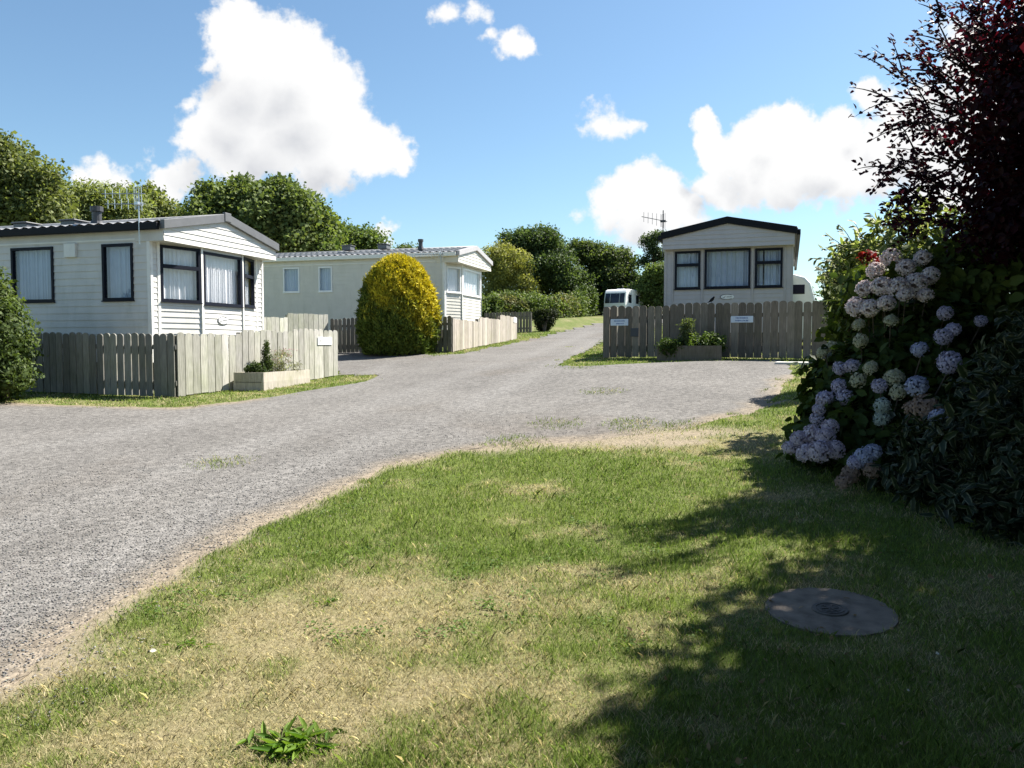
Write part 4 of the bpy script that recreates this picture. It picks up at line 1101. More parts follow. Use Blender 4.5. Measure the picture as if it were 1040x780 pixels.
strip('hedge', 'low pale green hedge top showing over the brown fence beside the pale caravan', 'hedge', [(7.2, 17.9), (9.4, 17.0)], 1.36, .5, 7000, .12, .09, .05, (.06, .1, .02), (.14, .17, .045))
strip('hedge', 'dense green hedge beneath the left hand trees behind the homes', 'hedge', [(-30, 33), (-18, 36), (-8, 40)], 3.5, 1.5, 16000, .5, .3, .2, (.03, .055, .014), (.08, .11, .03))
# dark upright shrub on the far verge
def shrub(name, label, cat, xy, clumps, n, sub, L, Wd, c0, c1, mat='leaf', r0=.05, **k):
    base = (xy[0], xy[1], tz(*xy)); o = empty(name, base, label=label, cat=cat)
    leaf_obj('foliage', clump_leaves(clumps, n, sub, L, Wd, c0, c1, **k), base, M[mat], o)
    mb = MB()
    for c in clumps:
        e_ = Vector(c[:3]) - Vector(base)
        for j in range(3):
            tg = e_ + Vector((random.uniform(-.5, .5) * c[3], random.uniform(-.5, .5) * c[4], random.uniform(0, .5) * c[5]))
            mb.tube([(0, 0, -.05), (tg.x * .3, tg.y * .3, tg.z * .5), tuple(tg)], [r0, r0 * .6, r0 * .2], 5, False)
    mb.build('stem', M['bark'], o)
    return o
shrub('shrub', 'dark upright shrub on the verge by the far road', 'shrub', gp(553, 337), [E(553, 326, 9, 9, 40), E(558, 319, 8, 6, 40), E(549, 321, 7, 6, 40), E(552, 333, 5, 5, 40)], 5000, .2, .13, .06, (.012, .022, .007), (.04, .05, .018), r0=.06)
shrub('shrub', 'round dark green bush in front of the shaded fence at the left edge', 'shrub', (-8.35, 13.0), [E(-18, 345, 38, 58, 12.9), E(-48, 330, 50, 50, 13), E(-12, 305, 24, 28, 12.9), E(4, 335, 18, 30, 12.8), E(0, 372, 20, 24, 12.8), E(-20, 380, 50, 24, 12.9)], 26000, .16, .085, .045, (.035, .065, .016), (.115, .15, .045), r0=.03)

# golden conifer
def golden(label):
    bxy = gp(404, 360); bxy = (bxy[0], bxy[1] - .1)
    bxy = (-3.45, 24.0); bz = tz(*bxy)
    o = empty('golden_conifer', (*bxy, bz), label=label, cat='conifer')
    n = 60000; H = at(404, 262, 24).z - bz; Rm = 38.5 / 800 * 24
    d = rvec(n); d[:, 2] = np.abs(d[:, 2]) * 1.0
    hz = rng.random(n) ** .85
    prof = lambda t: np.where(t < .34, .86 + .14 * np.sin(np.clip(t, 0, .34) / .34 * PI / 2), np.sqrt(np.clip(1 - ((t - .34) / .66) ** 2.0, 0, 1)))
    a = rng.random(n) * 2 * PI
    lump = 1 + .055 * np.sin(a * 7 + hz * 5) * np.cos(hz * 17 + a * 2) + .05 * np.sin(a * 13 + hz * 27) * np.cos(hz * 33 - a * 5) + .03 * np.sin(a * 29 + hz * 51)
    hol = sstep(.12, .3, np.sin(a * 9 + 3 * hz) * np.sin(hz * 19 + 2 * a) * .3 + .2 * np.sin(a * 23) * np.cos(hz * 41))
    r = Rm * prof(hz) * lump * (.86 + .14 * rng.random(n) ** .5 - .10 * hol) * (1 + .07 * (rng.random(n) < .05))
    P = np.stack([r * np.cos(a), r * np.sin(a), hz * H], 1)
    tn = unit(np.stack([np.cos(a), np.sin(a), (hz - .25) * 1.6], 1))
    N = unit(tn + rng.normal(size=(n, 3)) * .8); D = unit(tn * .8 + np.array([0, 0, .7])[None] + rng.normal(size=(n, 3)) * .45)
    # golden new growth: mostly the top and the south-east flank
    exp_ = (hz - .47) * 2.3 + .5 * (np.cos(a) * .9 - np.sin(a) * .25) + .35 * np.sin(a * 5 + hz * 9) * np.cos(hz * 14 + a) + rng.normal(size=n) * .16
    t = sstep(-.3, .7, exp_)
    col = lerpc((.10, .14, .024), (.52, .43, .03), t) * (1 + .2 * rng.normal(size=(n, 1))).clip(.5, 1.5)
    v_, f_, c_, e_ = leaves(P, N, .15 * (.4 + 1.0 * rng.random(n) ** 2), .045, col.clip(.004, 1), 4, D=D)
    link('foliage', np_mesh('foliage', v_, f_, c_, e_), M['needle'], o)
    mb = MB(); mb.tube([(0, 0, -.1), (.03, 0, H * .5), (0, 0, H * .85)], [.14, .09, .03], 8); 
    for k in range(40):
        aa = random.uniform(0, 2 * PI); hh_ = random.uniform(.1, .8); rr = Rm * .8 * float(prof(np.array([hh_]))[()])
        mb.tube([(0, 0, hh_ * H * .75), (rr * math.cos(aa), rr * math.sin(aa), hh_ * H)], [.03, .01], 4, False)
    mb.build('trunk', M['bark'], o)
golden('dome shaped golden conifer bush between the two left homes')

# ================================================================== PLANTERS
def planter(label, p0, p1, depth, h, tone, plants):
    """front bottom corners p0 -> p1 seen left to right; box runs back from there"""
    d = Vector((p1[0] - p0[0], p1[1] - p0[1], 0)); L = d.length; ang = math.atan2(d.y, d.x)
    z = min(tz(*p0), tz(*p1)); o = empty('wooden_planter', (p0[0], p0[1], z), ang, label=label, cat='planter')
    th = .04
    for nm, bx in (('front_board', (0, L, 0, th)), ('back_board', (0, L, depth - th, depth)), ('end_board', (0, th, th, depth - th)), ('end_board', (L - th, L, th, depth - th))):
        mb = MB()
        nb_ = 2
        for r in range(nb_):
            mb.col = tuple(np.array(tone) * random.uniform(.88, 1.1))
            i_ = .004 * r
            mb.box(bx[0] + (i_ if bx[1] > .1 else 0), bx[1] - i_, bx[2] + i_, bx[3] - (i_ if bx[2] > .1 else 0), h / nb_ * r - .03 + (.004 if r else 0), h / nb_ * (r + 1) - .004)
        mb.build(nm, M['wood'], o)
    mb = MB(); mb.box(th + .004, L - th - .004, th + .004, depth - th - .004, .0, h - .05); mb.build('soil', M['soil'], o)
    return o, ang, L, h, z
def plant_at(name, label, cat, xyz, clumps, n, sub, L, Wd, c0, c1, stems=6, sh=.3, **k):
    o = empty(name, xyz, label=label, cat=cat)
    cl = [(xyz[0] + c[0], xyz[1] + c[1], xyz[2] + c[2], *c[3:]) for c in clumps]
    leaf_obj('foliage', clump_leaves(cl, n, sub, L, Wd, c0, c1, **k), xyz, M['leaf'], o)
    mb = MB()
    for i in range(stems):
        c = random.choice(clumps); mb.tube([(random.uniform(-.02, .02), 0, -.02), (c[0] * .5, c[1] * .5, c[2] * .5), (c[0] + random.uniform(-.5, .5) * c[3], c[1], c[2] + c[5] * .5)], [.008, .006, .003], 4, False)
    mb.build('stem', M['leaf'], o)
    return o
# left planter, standing along the sunlit fence
a0 = gp(268, 397); a1 = gp(315, 388.5)
dd = Vector((a1[0] - a0[0], a1[1] - a0[1])).normalized()
pl1, ang1, L1, ph1, pz1 = planter('pale timber planter in the sun against the stepped fence', a0, a1, .62, .34, (.4, .36, .31), None)
def inpl(o_, ang, x, y, z): 
    return (o_.location.x + math.cos(ang) * x - math.sin(ang) * y, o_.location.y + math.sin(ang) * x + math.cos(ang) * y, o_.location.z + z)
plant_at('small_conifer', 'little pointed dark green conifer in the sunny planter', 'conifer', inpl(pl1, ang1, L1 * .42, .38, ph1 - .05), [(0, 0, .16, .1, .1, .16), (0, 0, .36, .07, .07, .16), (0, 0, .52, .035, .035, .12)], 2600, .05, .035, .018, (.03, .055, .012), (.08, .11, .025))
plant_at('bushy_plant', 'small dark round plant at the shaded end of the sunny planter', 'plant', inpl(pl1, ang1, L1 * .12, .3, ph1 - .05), [(0, 0, .09, .17, .14, .1)], 1500, .06, .04, .025, (.025, .05, .01), (.06, .085, .02))
o = plant_at('flowering_plant', 'wispy seed-headed plant with small pink flowers at the sunny planter right end', 'plant', inpl(pl1, ang1, L1 * .7, .34, ph1 - .05), [(-.12, 0, .12, .2, .16, .12), (.15, 0, .1, .2, .16, .12), (0, 0, .3, .22, .12, .14)], 1700, .09, .05, .01, (.09, .11, .03), (.19, .18, .07), stems=22)
fl = MB()
fp = []; 
for k in range(46): fp.append((random.uniform(-.3, .3), random.uniform(-.12, .12), random.uniform(.2, .5)))
fp = np.array(fp); v_, f_, c_, e_ = leaves(np.repeat(fp, 3, 0) + rng.normal(size=(len(fp) * 3, 3)) * .008, rvec(len(fp) * 3), .025, .018, lerpc((.45, .2, .26), (.6, .4, .42), rng.random(len(fp) * 3)))
link('flower', np_mesh('flower', v_, f_, c_, e_), M['petal'], o)
# right planter in front of the brown fence
b0 = gp(667, 367); b1 = gp(733, 366.5)
pl2, ang2, L2, ph2, pz2 = planter('dark brown timber planter in front of the brown fence', b0, b1, .5, .32, (.15, .13, .105), None)
plant_at('spiky_plant', 'tall narrow pale tufted plant in the dark planter', 'plant', inpl(pl2, ang2, L2 * .45, .28, ph2 - .05), [(0, 0, .15, .1, .1, .15), (.02, 0, .34, .09, .08, .12), (0, 0, .48, .1, .07, .07)], 1500, .08, .08, .02, (.04, .065, .02), (.15, .18, .08))
plant_at('leafy_plant', 'bright low leafy plants at the right half of the dark planter', 'plant', inpl(pl2, ang2, L2 * .72, .26, ph2 - .05), [(-.1, 0, .1, .25, .18, .12), (.22, 0, .12, .22, .16, .14), (.1, 0, .16, .12, .1, .12)], 2600, .09, .07, .028, (.05, .09, .018), (.12, .17, .04))
plant_at('trailing_plant', 'darker trailing plant spilling over the left end of the dark planter', 'plant', inpl(pl2, ang2, L2 * .22, .1, ph2 - .05), [(0, 0, .06, .24, .16, .1), (-.08, -.1, -.02, .14, .05, .09)], 1700, .08, .06, .03, (.03, .06, .014), (.08, .115, .028))
# paving slab and low edging by the brown fence
sp = gp(812, 369.5)
mb = MB(); mb.box(-.42, .55, -.3, .3, -.05, .035); o = mb.build('paving_slab', M['slab'], None, bevel=.01)
o.location = (sp[0], sp[1], tz(*sp)); o.rotation_euler = (0, 0, YAW3); tag(o, 'pale flat paving slab on the ground beside the brown fence', 'slab')
ep = gp(774, 363.5)
o = empty('border_edging', (ep[0], ep[1], tz(*ep)), YAW3, label='low white peg edging along the foot of the brown fence', cat='edging')
mb = MB(); mb.box(-.38, .38, -.008, .008, .02, .05); mb.build('rail', M['white'], o)
for x in (-.34, -.12, .1, .32):
    mb = MB(); mb.prism([(x - .018, -.03), (x + .018, -.03), (x + .018, .08), (x, .1), (x - .018, .08)], -.014, .014); mb.build('peg', M['white'], o)

# small black bird on the brown fence
sb = s_for(722); bp_ = on3(sb); zb_ = EYE + .86
o = empty('blackbird', (bp_[0], bp_[1], zb_ - .005), YAW3, label='small black bird perched on top of the brown fence', cat='bird')
o.scale = (.75, .75, .75)
prof = [(-.115, .015, .004), (-.07, .03, .014), (-.03, .06, .036), (.01, .09, .046), (.035, .12, .038), (.05, .145, .028), (.065, .16, .024), (.08, .163, .012), (.098, .158, .003)]
mb = MB(); mb.tube([(x, 0, z) for x, z, r in prof], [r for x, z, r in prof], 10); 
for s_ in (-.015, .015): mb.tube([(.0, s_, .06), (.004, s_, -.004)], .004, 5)
mb.build('body', M['black'], o, smooth=True)

# ================================================================== MANHOLE, WEEDS, LITTER
o = empty('manhole', (*MANHOLE, tz(*MANHOLE)), .2, label='round concrete slab with small iron cover set in the shaded lawn', cat='manhole')
mb = MB(); n = 64; R_ = .315
def disc(mb, r0, r1, z0, z1, jit=0):
    ring = [(r0 * math.cos(2 * PI * k / n) * (1 + jit * math.sin(k * 1.7) * math.cos(k * .6)), r0 * math.sin(2 * PI * k / n) * (1 + jit * math.sin(k * 1.7))) for k in range(n)]
    ring2 = [(x * r1 / r0, y * r1 / r0) for x, y in ring]
    vs = [(x, y, z0) for x, y in ring] + [(x, y, z1) for x, y in ring2]
    mb.add(vs, [(k, (k + 1) % n, n + (k + 1) % n, n + k) for k in range(n)] + [tuple(n + k for k in range(n))])
slope_x = math.atan((tz(MANHOLE[0] + .3, MANHOLE[1]) - tz(MANHOLE[0] - .3, MANHOLE[1])) / .6); slope_y = math.atan((tz(MANHOLE[0], MANHOLE[1] + .3) - tz(MANHOLE[0], MANHOLE[1] - .3)) / .6)
o.rotation_euler = (slope_y, -slope_x, .0)
disc(mb, R_, R_ - .01, -.06, .009, .012); mb.build('slab', M['concrete'], o)
mb = MB(); disc(mb, .088, .084, .006, .016); mb.build('cover', M['iron'], o)
mb = MB()
for r in (.066, .045):
    ring = []
    for k in range(33): ring.append((r * math.cos(2 * PI * k / 32), r * math.sin(2 * PI * k / 32), .017))
    mb.tube(ring, .0022, 6, False)
for a in (0, PI / 3, 2 * PI / 3): mb.box(-.04, .04, -.004, .004, .016, .02, Matrix.Rotation(a, 3, 'Z'))
mb.build('cover_rib', M['iron'], o)
def weed(label, px, py, r, n):
    xy = gp(px, py); o = empty('dandelion_weed', (*xy, tz(*xy)), label=label, cat='weed')
    a = rng.random(n) * 2 * PI; tilt = .12 + .6 * rng.random(n)
    D = np.stack([np.cos(a), np.sin(a), tilt], 1); N = np.stack([-np.cos(a) * tilt, -np.sin(a) * tilt, np.ones(n)], 1) + rng.normal(size=(n, 3)) * .35
    P = np.stack([np.cos(a), np.sin(a), np.full(n, .1)], 1) * r * .15 * rng.random((n, 1)) + np.stack([rng.normal(size=n), rng.normal(size=n) * .6, np.zeros(n)], 1) * r * .55
    v_, f_, c_, e_ = leaves(P, N, r * (.55 + .5 * rng.random(n)), r * .2, lerpc((.06, .13, .015), (.16, .24, .04), rng.random(n)), 6, D=D, droop=.4)
    link('foliage', np_mesh('foliage', v_, f_, c_, e_), M['leaf'], o)
    return o
weed('bright green leafy weed clump in the dry turf at the bottom edge', 300, 757, .1, 150)
weed('small leafy weed in the dry turf above the large weed clump', 330, 612, .05, 22)
weed('dark leafy weed tuft beside the gravel edge', 190, 655, .055, 30)
for lab, px, py, c, s in [('white curled fallen petal on the shaded lawn right of the manhole', 950, 671, (.75, .75, .7), .022), ('tan fallen leaf on the shaded lawn below the hedge', 1003, 592, (.35, .22, .14), .05),
                          ('pale fallen leaf near the gravel edge at left', 152, 668, (.6, .57, .5), .03), ('small white fallen petal left of the lone white one', 921, 709, (.7, .7, .65), .014)]:
    xy = gp(px, py)
    v_, f_, c_, e_ = leaves(np.zeros((1, 3)), np.array([[.3, -.5, .8]]), s, s * .7, np.array([c]), 6, D=np.array([[1, .3, .2]]))
    o = link('fallen_leaf', np_mesh('fallen_leaf', v_, f_, c_, e_), M['petal']); o.location = (*xy, tz(*xy) + .03); tag(o, lab, 'leaf')

def ground_leaves(n_p, per, spread, L, Wd, c0, c1, rmax, cond, flat, zo):
    x, y, r_ = polar(n_p, 2.3, rmax, math.radians(40)); sdv = road_sd(x, y); k_ = cond(x, y, sdv); x, y = x[k_], y[k_]
    X = np.repeat(x, per) + rng.normal(size=len(x) * per) * spread; Y = np.repeat(y, per) + rng.normal(size=len(x) * per) * spread
    n_ = len(X); P = np.stack([X, Y, TZ(X, Y) + zo * rng.random(n_)], 1)
    N = unit(np.array([[0, 0, 1.0]]) + rng.normal(size=(n_, 3)) * flat)
    return leaves(P, N, L * (.6 + .8 * rng.random(n_)), Wd * (.7 + .6 * rng.random(n_)), lerpc(c0, c1, rng.random(n_)), 6)
v_, f_, c_, e_ = ground_leaves(260, 34, .045, .017, .014, (.07, .125, .025), (.15, .22, .06), 7.5, lambda x, y, s_: (s_ > .1) & (fbm(x + 7, y, .7, 2) > .02), .35, .026)
tag(link('clover', np_mesh('clover', v_, f_, c_, e_), M['leaf']), kind='stuff', label='patches of small clover leaves in the mown lawn', cat='clover')
v_, f_, c_, e_ = ground_leaves(420, 1, .0, .03, .017, (.16, .10, .05), (.36, .27, .16), 7, lambda x, y, s_: (s_ > .05) & (x > .18 * y + .1 * rng.normal(size=len(x))), .5, .03)
tag(link('leaf_litter', np_mesh('leaf_litter', v_, f_, c_, e_), M['petal']), kind='stuff', label='scattered small dead leaves on the shaded lawn by the hedge', cat='leaf litter')

# ================================================================== RIGHT-HAND HEDGE
# copper beech: boughs to the left carry sprays of leaves on thin twigs
BX = (6.6, 7.6); bz = tz(*BX)
beech = empty('copper_beech', (*BX, bz), label='big copper beech with dark purple leaves filling the top right corner', cat='tree')
bcl = [E(1032, 120, 56, 74, 7.2), E(1030, 190, 62, 46, 7.0), E(1040, 50, 50, 66, 7.4), E(1100, 80, 80, 110, 7.5), E(1090, 220, 90, 90, 7.2), E(1036, 232, 54, 30, 6.8),
       ]
bcl2 = [(8.3, 8.8, 5.2, 2.0, 2.0, 1.8), (6.6, 6.6, 4.7, 1.5, 1.5, 1.5), (7.6, 7.0, 3.4, 1.8, 1.9, 1.9), (5.6, 5.2, 4.4, 1.3, 1.3, 1.2), (5.2, 4.4, 3.4, 1.15, 1.2, 1.2), (6.6, 3.6, 3.6, 1.7, 1.7, 1.7), (8, 4, 3, 2, 2, 2.4), (7, 1.5, 3.6, 2.0, 1.8, 1.8), (5.0, 2.9, 2.3, .85, 1.0, 1.2),
        (4.45, 5.0, 4.7, .8, .9, .6), (4.5, 5.3, 3.9, .8, .8, .5), (4.2, 4.4, 4.2, .75, .8, .5), (5.0, 5.0, 5.2, 1, 1, .6), (4.2, 3.9, 4.2, .7, .8, .5), (5.20, 5.6, 4.5, 1.2, 1.2, .9), (4.90, 4.0, 4.3, 1.2, 1.0, .9), (4.7, 1.2, 4.6, 1.8, 1.8, 1.2), (3.3, -1, 5.2, 1.8, 2, 1.2), (6, -1.2, 4, 2, 2, 2), (2.2, -3.2, 6.4, 2.4, 2.2, 1.3), (-1.2, -3.4, 6.2, 2.4, 2.2, 1.4), (-4.5, -4, 6.0, 2.4, 2.4, 1.6), (1, -6, 4.4, 4, 1.6, 3),  (3.0, .6, 5.6, 1.2, 1.2, .7), (3.5, 3.7, 6.5, 1.0, 1.0, .7), (2.5, 2.3, 6.1, 1.2, 1.1, .7), (.6, 1.2, 6.2, 1.3, 1.1, .7), (-1.6, .3, 6.2, 1.3, 1.2, .7), (5.0, 3.0, 5.8, 1.4, 1.3, .8), (4.40, 2.6, 4.6, 1.0, 1.0, .7)]  # clumps above and behind the camera are unseen, added to block skylight
d1_ = clump_leaves(bcl, 20000, .26, .07, .046, (.011, .004, .006), (.036, .008, .013), up=.2, inner=.25, shape=6, jit=.7)
leaf_obj('crown', d1_, (*BX, bz), M['beech'], beech)
leaf_obj('unseen_shade_crown', clump_leaves(bcl2, 130000, .34, .15, .105, (.010, .0035, .005), (.032, .009, .013), up=.2, inner=.2, shape=4, jit=.7), (*BX, bz), M['beech'], beech)  # unseen crown: shades the lawn, with clumps added to cut skylight
# sprays
tw = MB(); SP, SN, SD, SC = [], [], [], []
def spray(a, b_, k, col0, col1, droop=.12, L=.06):
    a = Vector(a); b_ = Vector(b_); ln = (b_ - a).length
    pts = [a.lerp(b_, t) + Vector((0, 0, droop * ln * (4 * t * (1 - t)) * .5)) for t in np.linspace(0, 1, 7)]
    tw.tube([p - Vector((*BX, bz)) for p in pts], [.009 * (1 - .8 * i / 6) for i in range(7)], 4, False)
    d = (b_ - a).normalized()
    for i in range(k):
        t = random.random() ** .8; q = a.lerp(b_, t) + Vector((0, 0, droop * ln * 2 * t * (1 - t)))
        sgn = -1 if i % 2 else 1
        sd_ = Vector((random.gauss(0, .35), random.gauss(0, .35), random.gauss(0, .5) + sgn * .5))
        SP.append(q + sd_ * .035); SD.append((d + sd_ * .9)); SN.append(Vector((random.gauss(0, .5), -.6 + random.gauss(0, .4), .6))); SC.append(np.array(col0) + (np.array(col1) - np.array(col0)) * random.random())
SPR = [((1005, 60), (948, 6)), ((1010, 40), (965, 2)), ((1000, 80), (925, 44)), ((985, 95), (917, 56)), ((980, 110), (905, 76)), ((985, 120), (888, 98)), ((975, 130), (885, 118)), ((985, 140), (925, 108)), ((970, 150), (915, 128)),
       ((985, 165), (880, 172)), ((985, 175), (905, 150)), ((980, 190), (910, 198)), ((975, 205), (900, 205)), ((985, 210), (925, 178)), ((1000, 30), (985, 0)), ((990, 235), (900, 225)), ((970, 150), (940, 135)), ((975, 100), (940, 62)), ((985, 70), (945, 30)), ((960, 190), (925, 165)), ((965, 220), (910, 232)), ((985, 130), (950, 95))]
for i, (p, q) in enumerate(SPR):
    Y = 6.6 + random.uniform(-.5, .4)
    A, B = at(*p, Y + .15), at(*q, Y)
    spray(A, B, 38, (.014, .006, .011), (.045, .011, .018))
    for j in range(4):
        t = .15 + .75 * random.random(); o_ = A.lerp(B, t); e2 = o_ + (B - A) * .35 + Vector((random.uniform(-.1, .1), random.uniform(-.2, .2), random.uniform(-.22, .25)))
        spray(o_, e2, 14, (.010, .006, .012), (.03, .010, .016))
data = leaves(np.array([tuple(p) for p in SP]), np.array([tuple(p) for p in SN]), .052 * (.7 + .5 * rng.random(len(SP))), .034, np.array(SC), 6, D=np.array([tuple(p) for p in SD]))
leaf_obj('leaf_spray', data, (*BX, bz), M['beech'], beech)
tw.build('twig', M['bark_dark'], beech)
random.seed(21)
branch_mesh(None, [(c[0] - BX[0], c[1] - BX[1], c[2] - bz, *c[3:]) for c in bcl + [q for q in bcl2 if q[1] > 6]], .2).build('trunk', M['bark_dark'], beech, smooth=True)

# red leaved sprig among the hydrangeas
rp = at(884, 262, 7.4)
plant_at('red_shrub', 'little sprig of crimson leaves between the hydrangea heads and the pale shrub', 'shrub', (rp.x + .25, rp.y + .3, rp.z - .5), [(-.25, -.3, .5, .06, .06, .04)], 110, .05, .05, .034, (.06, .004, .008), (.2, .012, .02), stems=8)

# pale variegated shrub behind the flowers
VX = (3.9, 8.9)
shrub('variegated_shrub', 'pale leaved variegated shrub against the sky at the top left of the flowering hedge', 'shrub', VX, [E(886, 268, 34, 22, 8.6, .4), E(908, 246, 24, 24, 8.5, .4), E(862, 262, 16, 11, 8.7, .3), E(925, 275, 40, 36, 8.4, .5), E(940, 235, 36, 30, 8.2, .5), E(856, 285, 14, 16, 8.8, .3)], 2500, .14, .1, .05, (.08, .11, .03), (.15, .19, .055), mat='varpale', r0=.02, shape=6, jit=.8)
o = bpy.data.objects['variegated_shrub']
tp, tn_, td, tcx = [], [], [], []; stm = MB(); vb_ = Vector(o.location)
for (p, q) in [((868, 275), (836, 262)), ((865, 262), (842, 240)), ((872, 258), (852, 228)), ((880, 255), (868, 226)), ((850, 285), (830, 270)), ((900, 245), (885, 218)), ((885, 262), (848, 250)), ((900, 250), (902, 212)), ((895, 250), (872, 240)), ((880, 268), (833, 252)), ((870, 280), (826, 262)), ((905, 240), (893, 226)), ((862, 290), (832, 288))]:
    A, B = at(*p, 8.6), at(*q, 8.5); stm.tube([A - vb_, A.lerp(B, .6) + Vector((0, 0, .03)) - vb_, B - vb_], [.006, .004, .002], 4, False)
    for i in range(11):
        t = .25 + .75 * i / 10; g_ = A.lerp(B, t); s_ = Vector((random.gauss(0, .5), random.gauss(0, .5), random.gauss(.1, .5)))
        tp.append(g_); td.append((B - A).normalized() * .6 + s_); tn_.append(Vector((random.gauss(0, .5), -.5, .7))); tcx.append(np.array((.09, .12, .04)) * random.uniform(.7, 1.4))
leaf_obj('foliage', leaves(np.array([tuple(a) for a in tp]), np.array([tuple(a) for a in tn_]), .09, .038, np.array(tcx), 6, D=np.array([tuple(a) for a in td])), tuple(vb_), M['varpale'], o)
stm.build('stem', M['bark'], o)
shrub('shrub', 'dark green rounded shrub just right of the pale caravan', 'shrub', (4.65, 11.4), [E(853, 290, 16, 26, 11.2, .3), E(866, 278, 22, 28, 11.2, .4), E(888, 300, 28, 46, 11.3, .5), E(856, 322, 13, 22, 11.3, .3)], 15000, .11, .06, .03, (.03, .055, .012), (.085, .12, .03), r0=.03)

# hydrangeas
HEADS = [  # image pixel, distance, size, kind
 (889, 275, 7.3, 1, 0), (905, 262, 7.4, 1.1, 0), (920, 272, 7.2, 1.2, 0), (937, 262, 7.2, 1.1, 0), (878, 293, 7.2, 1, 0), (896, 291, 7.0, 1.2, 0), (912, 292, 6.9, 1.2, 0), (930, 288, 6.9, 1.2, 0), (945, 280, 7.0, 1.1, 0), (870, 312, 7.1, 1.1, 0), (884, 313, 6.9, 1.2, 0), (900, 308, 6.8, 1.1, 0), (872, 330, 7.0, .9, 3), (874, 346, 6.9, .8, 3),
 (845, 352, 7.3, .9, 3), (835, 358, 7.3, .8, 3), (853, 374, 7.0, .9, 1), (866, 372, 6.9, 1, 1), (872, 386, 6.8, 1, 3), (852, 392, 6.9, 1.1, 1), (858, 404, 6.8, 1, 1), (838, 405, 6.9, 1.1, 1), (832, 416, 6.9, 1, 1), (830, 426, 6.9, 1, 1), (884, 374, 6.7, .9, 3),
 (811, 446, 6.6, 1, 4), (824, 441, 6.6, 1.1, 4), (838, 444, 6.5, 1.1, 4), (818, 460, 6.5, 1.1, 4), (832, 459, 6.4, 1.2, 4), (848, 457, 6.4, 1.1, 4), (843, 434, 6.6, 1, 4), (802, 455, 6.6, .9, 4),
 (934, 355, 6.5, 1.1, 2), (960, 318, 6.7, .9, 1), (968, 335, 6.5, 1, 1), (958, 342, 6.5, 1, 1), (964, 368, 6.3, 1.2, 1), (996, 326, 6.6, .8, 1), (908, 384, 6.5, 1.2, 3), (893, 392, 6.5, 1, 1), (912, 398, 6.4, 1.1, 3), (931, 392, 6.2, 1.2, 2), (896, 412, 6.4, 1, 5), (896, 424, 6.4, .9, 5),
 (940, 415, 6.1, 1.6, 6), (954, 424, 5.9, 1, 2), (877, 465, 6.1, 1.1, 2), (886, 459, 6.1, 1, 2), (868, 470, 6.1, .9, 1), (885, 478, 6.0, 1.1, 6), (857, 490, 6.0, 1.1, 6), (864, 482, 6.1, 1, 6), (920, 300, 6.8, 1, 0), (940, 300, 6.8, 1, 0), (905, 326, 6.7, .9, 3), (927, 415, 6.2, 1, 6)]
HC = [((.66, .54, .55), (.80, .72, .70)), ((.42, .38, .54), (.57, .53, .66)), ((.33, .35, .52), (.47, .49, .63)), ((.40, .40, .27), (.55, .52, .40)), ((.48, .41, .52), (.64, .56, .64)), ((.30, .36, .36), (.44, .50, .47)), ((.26, .18, .14), (.38, .28, .24))]
def head_mesh(k):
    n = 150; d = rvec(n); d[:, 2] = np.where(d[:, 2] < -.35, -d[:, 2], d[:, 2]); R_ = np.array([.08, .08, .062])
    P = d * R_ * (.9 + .14 * rng.random((n, 1)))
    vs, fs, cs = [], [], []
    for i in range(2):
        v_, f_, c_, _e = leaves(P - 0, unit(d + rng.normal(size=(n, 3)) * .25), .026, .02, lerpc(HC[k][0], HC[k][1], rng.random(n)) * (1 + .1 * rng.normal(size=(n, 1))), 4, fold=.15)
        fs.append(f_ + sum(len(q) for q in vs)); vs.append(v_); cs.append(c_)
    # green core of stalks
    v_, f_, c_, _e = leaves(np.zeros((60, 3)), rvec(60), .06, .02, np.tile(np.array([HC[k][0]]) * .75, (60, 1)), 4)
    fs.append(f_ + sum(len(q) for q in vs)); vs.append(v_); cs.append(c_)
    me = np_mesh('flower_head', np.concatenate(vs), np.concatenate(fs), np.concatenate(cs).clip(.01, .9)); me.materials.append(M['petal']); return me
HM = [[head_mesh(k) for _ in range(2)] for k in range(len(HC))]
def hydrangea(label, xy, clumps, heads, n, lc0, lc1):
    base = (xy[0], xy[1], tz(*xy)); o = empty('hydrangea', base, label=label, cat='hydrangea')
    leaf_obj('foliage', clump_leaves(clumps, n, .16, .12, .075, lc0, lc1, up=.5, inner=.4, shape=6, jit=.45, fold=.15), base, M['darkleaf'], o)
    mb = MB()
    for (px, py, Y, s, k) in heads:
        p = at(px, py, Y - .12)
        h = bpy.data.objects.new('flower_head', HM[k][random.randint(0, 1)]); C.objects.link(h); h.parent = o
        h.location = p - Vector(base); s *= random.uniform(.78, 1.02) if k in (0, 4) else random.uniform(.7, .92); h.scale = (s, s * random.uniform(.9, 1.1), s * .95)
        d = (Vector((-.5, -.75, .55)) + Vector((random.gauss(0, .2), random.gauss(0, .2), random.gauss(0, .2)))).normalized()
        h.rotation_euler = d.to_track_quat('Z', 'Y').to_euler()
        e_ = p - Vector(base) - d * .05
        mb.tube([(e_.x * .4, e_.y * .4, 0), (e_.x * .75, e_.y * .75, e_.z * .6), tuple(e_)], [.012, .008, .005], 5, False)
    mb.build('stem', M['bark'], o)
    return o
up_h = [h for h in HEADS if h[1] < 335]; lo_h = [h for h in HEADS if h[1] >= 335]
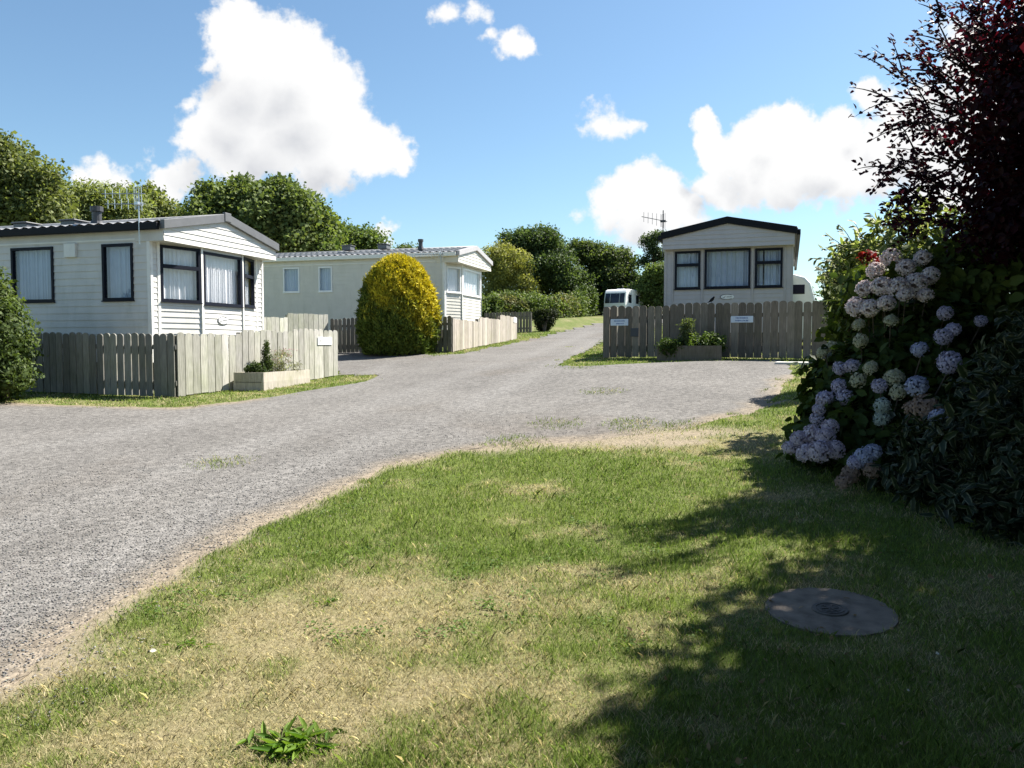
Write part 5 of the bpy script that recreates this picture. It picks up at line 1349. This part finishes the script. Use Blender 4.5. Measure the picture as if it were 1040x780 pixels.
hydrangea('upper hydrangea with pale pink heads below the copper beech', (3.75, 7.9), [E(905, 295, 40, 36, 7.5, .4), E(940, 290, 40, 40, 7.4, .5), E(885, 325, 34, 36, 7.4, .4), E(925, 335, 50, 50, 7.3, .5), E(980, 310, 60, 60, 7.3, .5), E(1020, 280, 60, 70, 7.4, .6)], up_h, 6500, (.035, .06, .015), (.12, .15, .035))
hydrangea('lower hydrangea with lilac and blue heads spreading over the lawn edge', (3.2, 7.0), [E(860, 385, 34, 36, 7.2, .4), E(850, 430, 30, 34, 7.0, .35), E(835, 452, 30, 18, 6.9, .25), E(905, 390, 50, 50, 6.9, .4), E(900, 440, 50, 44, 6.7, .4), E(880, 480, 34, 26, 6.4, .3), E(950, 370, 60, 60, 6.9, .4), E(960, 430, 60, 60, 6.6, .4)], lo_h, 11000, (.02, .038, .011), (.065, .095, .025))
# leafy variegated bush in deep shade, lower right
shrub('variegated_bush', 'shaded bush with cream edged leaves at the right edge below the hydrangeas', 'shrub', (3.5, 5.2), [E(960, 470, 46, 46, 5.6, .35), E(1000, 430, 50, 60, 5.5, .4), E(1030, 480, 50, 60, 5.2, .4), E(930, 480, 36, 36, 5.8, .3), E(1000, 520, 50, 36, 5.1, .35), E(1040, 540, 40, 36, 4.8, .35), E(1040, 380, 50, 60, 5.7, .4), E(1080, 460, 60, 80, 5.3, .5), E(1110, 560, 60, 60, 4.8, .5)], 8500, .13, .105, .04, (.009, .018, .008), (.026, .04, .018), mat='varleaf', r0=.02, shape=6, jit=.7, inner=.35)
shrub('dark_shrub', 'dense dark green shrub mass at the heart of the right hand hedge', 'shrub', (5.6, 7.2), [E(990, 400, 70, 90, 7.4, .6), E(1060, 330, 80, 100, 7.3, .8), E(940, 380, 60, 70, 7.8, .5), E(1100, 480, 90, 90, 6.6, .8), E(1150, 400, 90, 120, 6.6, 1), (5.4, 6.2, 1.2, 1.0, 1.0, 1.0), (6.2, 4.6, 1.3, 1.2, 1.4, 1.2), (7.0, 2.6, 1.4, 1.4, 1.5, 1.3), (4.7, 1.0, 1.6, 1.1, 1.4, 1.5), (4.3, -1.6, 1.8, 1.2, 1.5, 1.8)], 30000, .2, .1, .06, (.012, .024, .007), (.03, .045, .014), mat='darkleaf', r0=.04, shape=6, jit=.7, inner=.3)  # clumps beside and behind the camera are unseen, added to block skylight
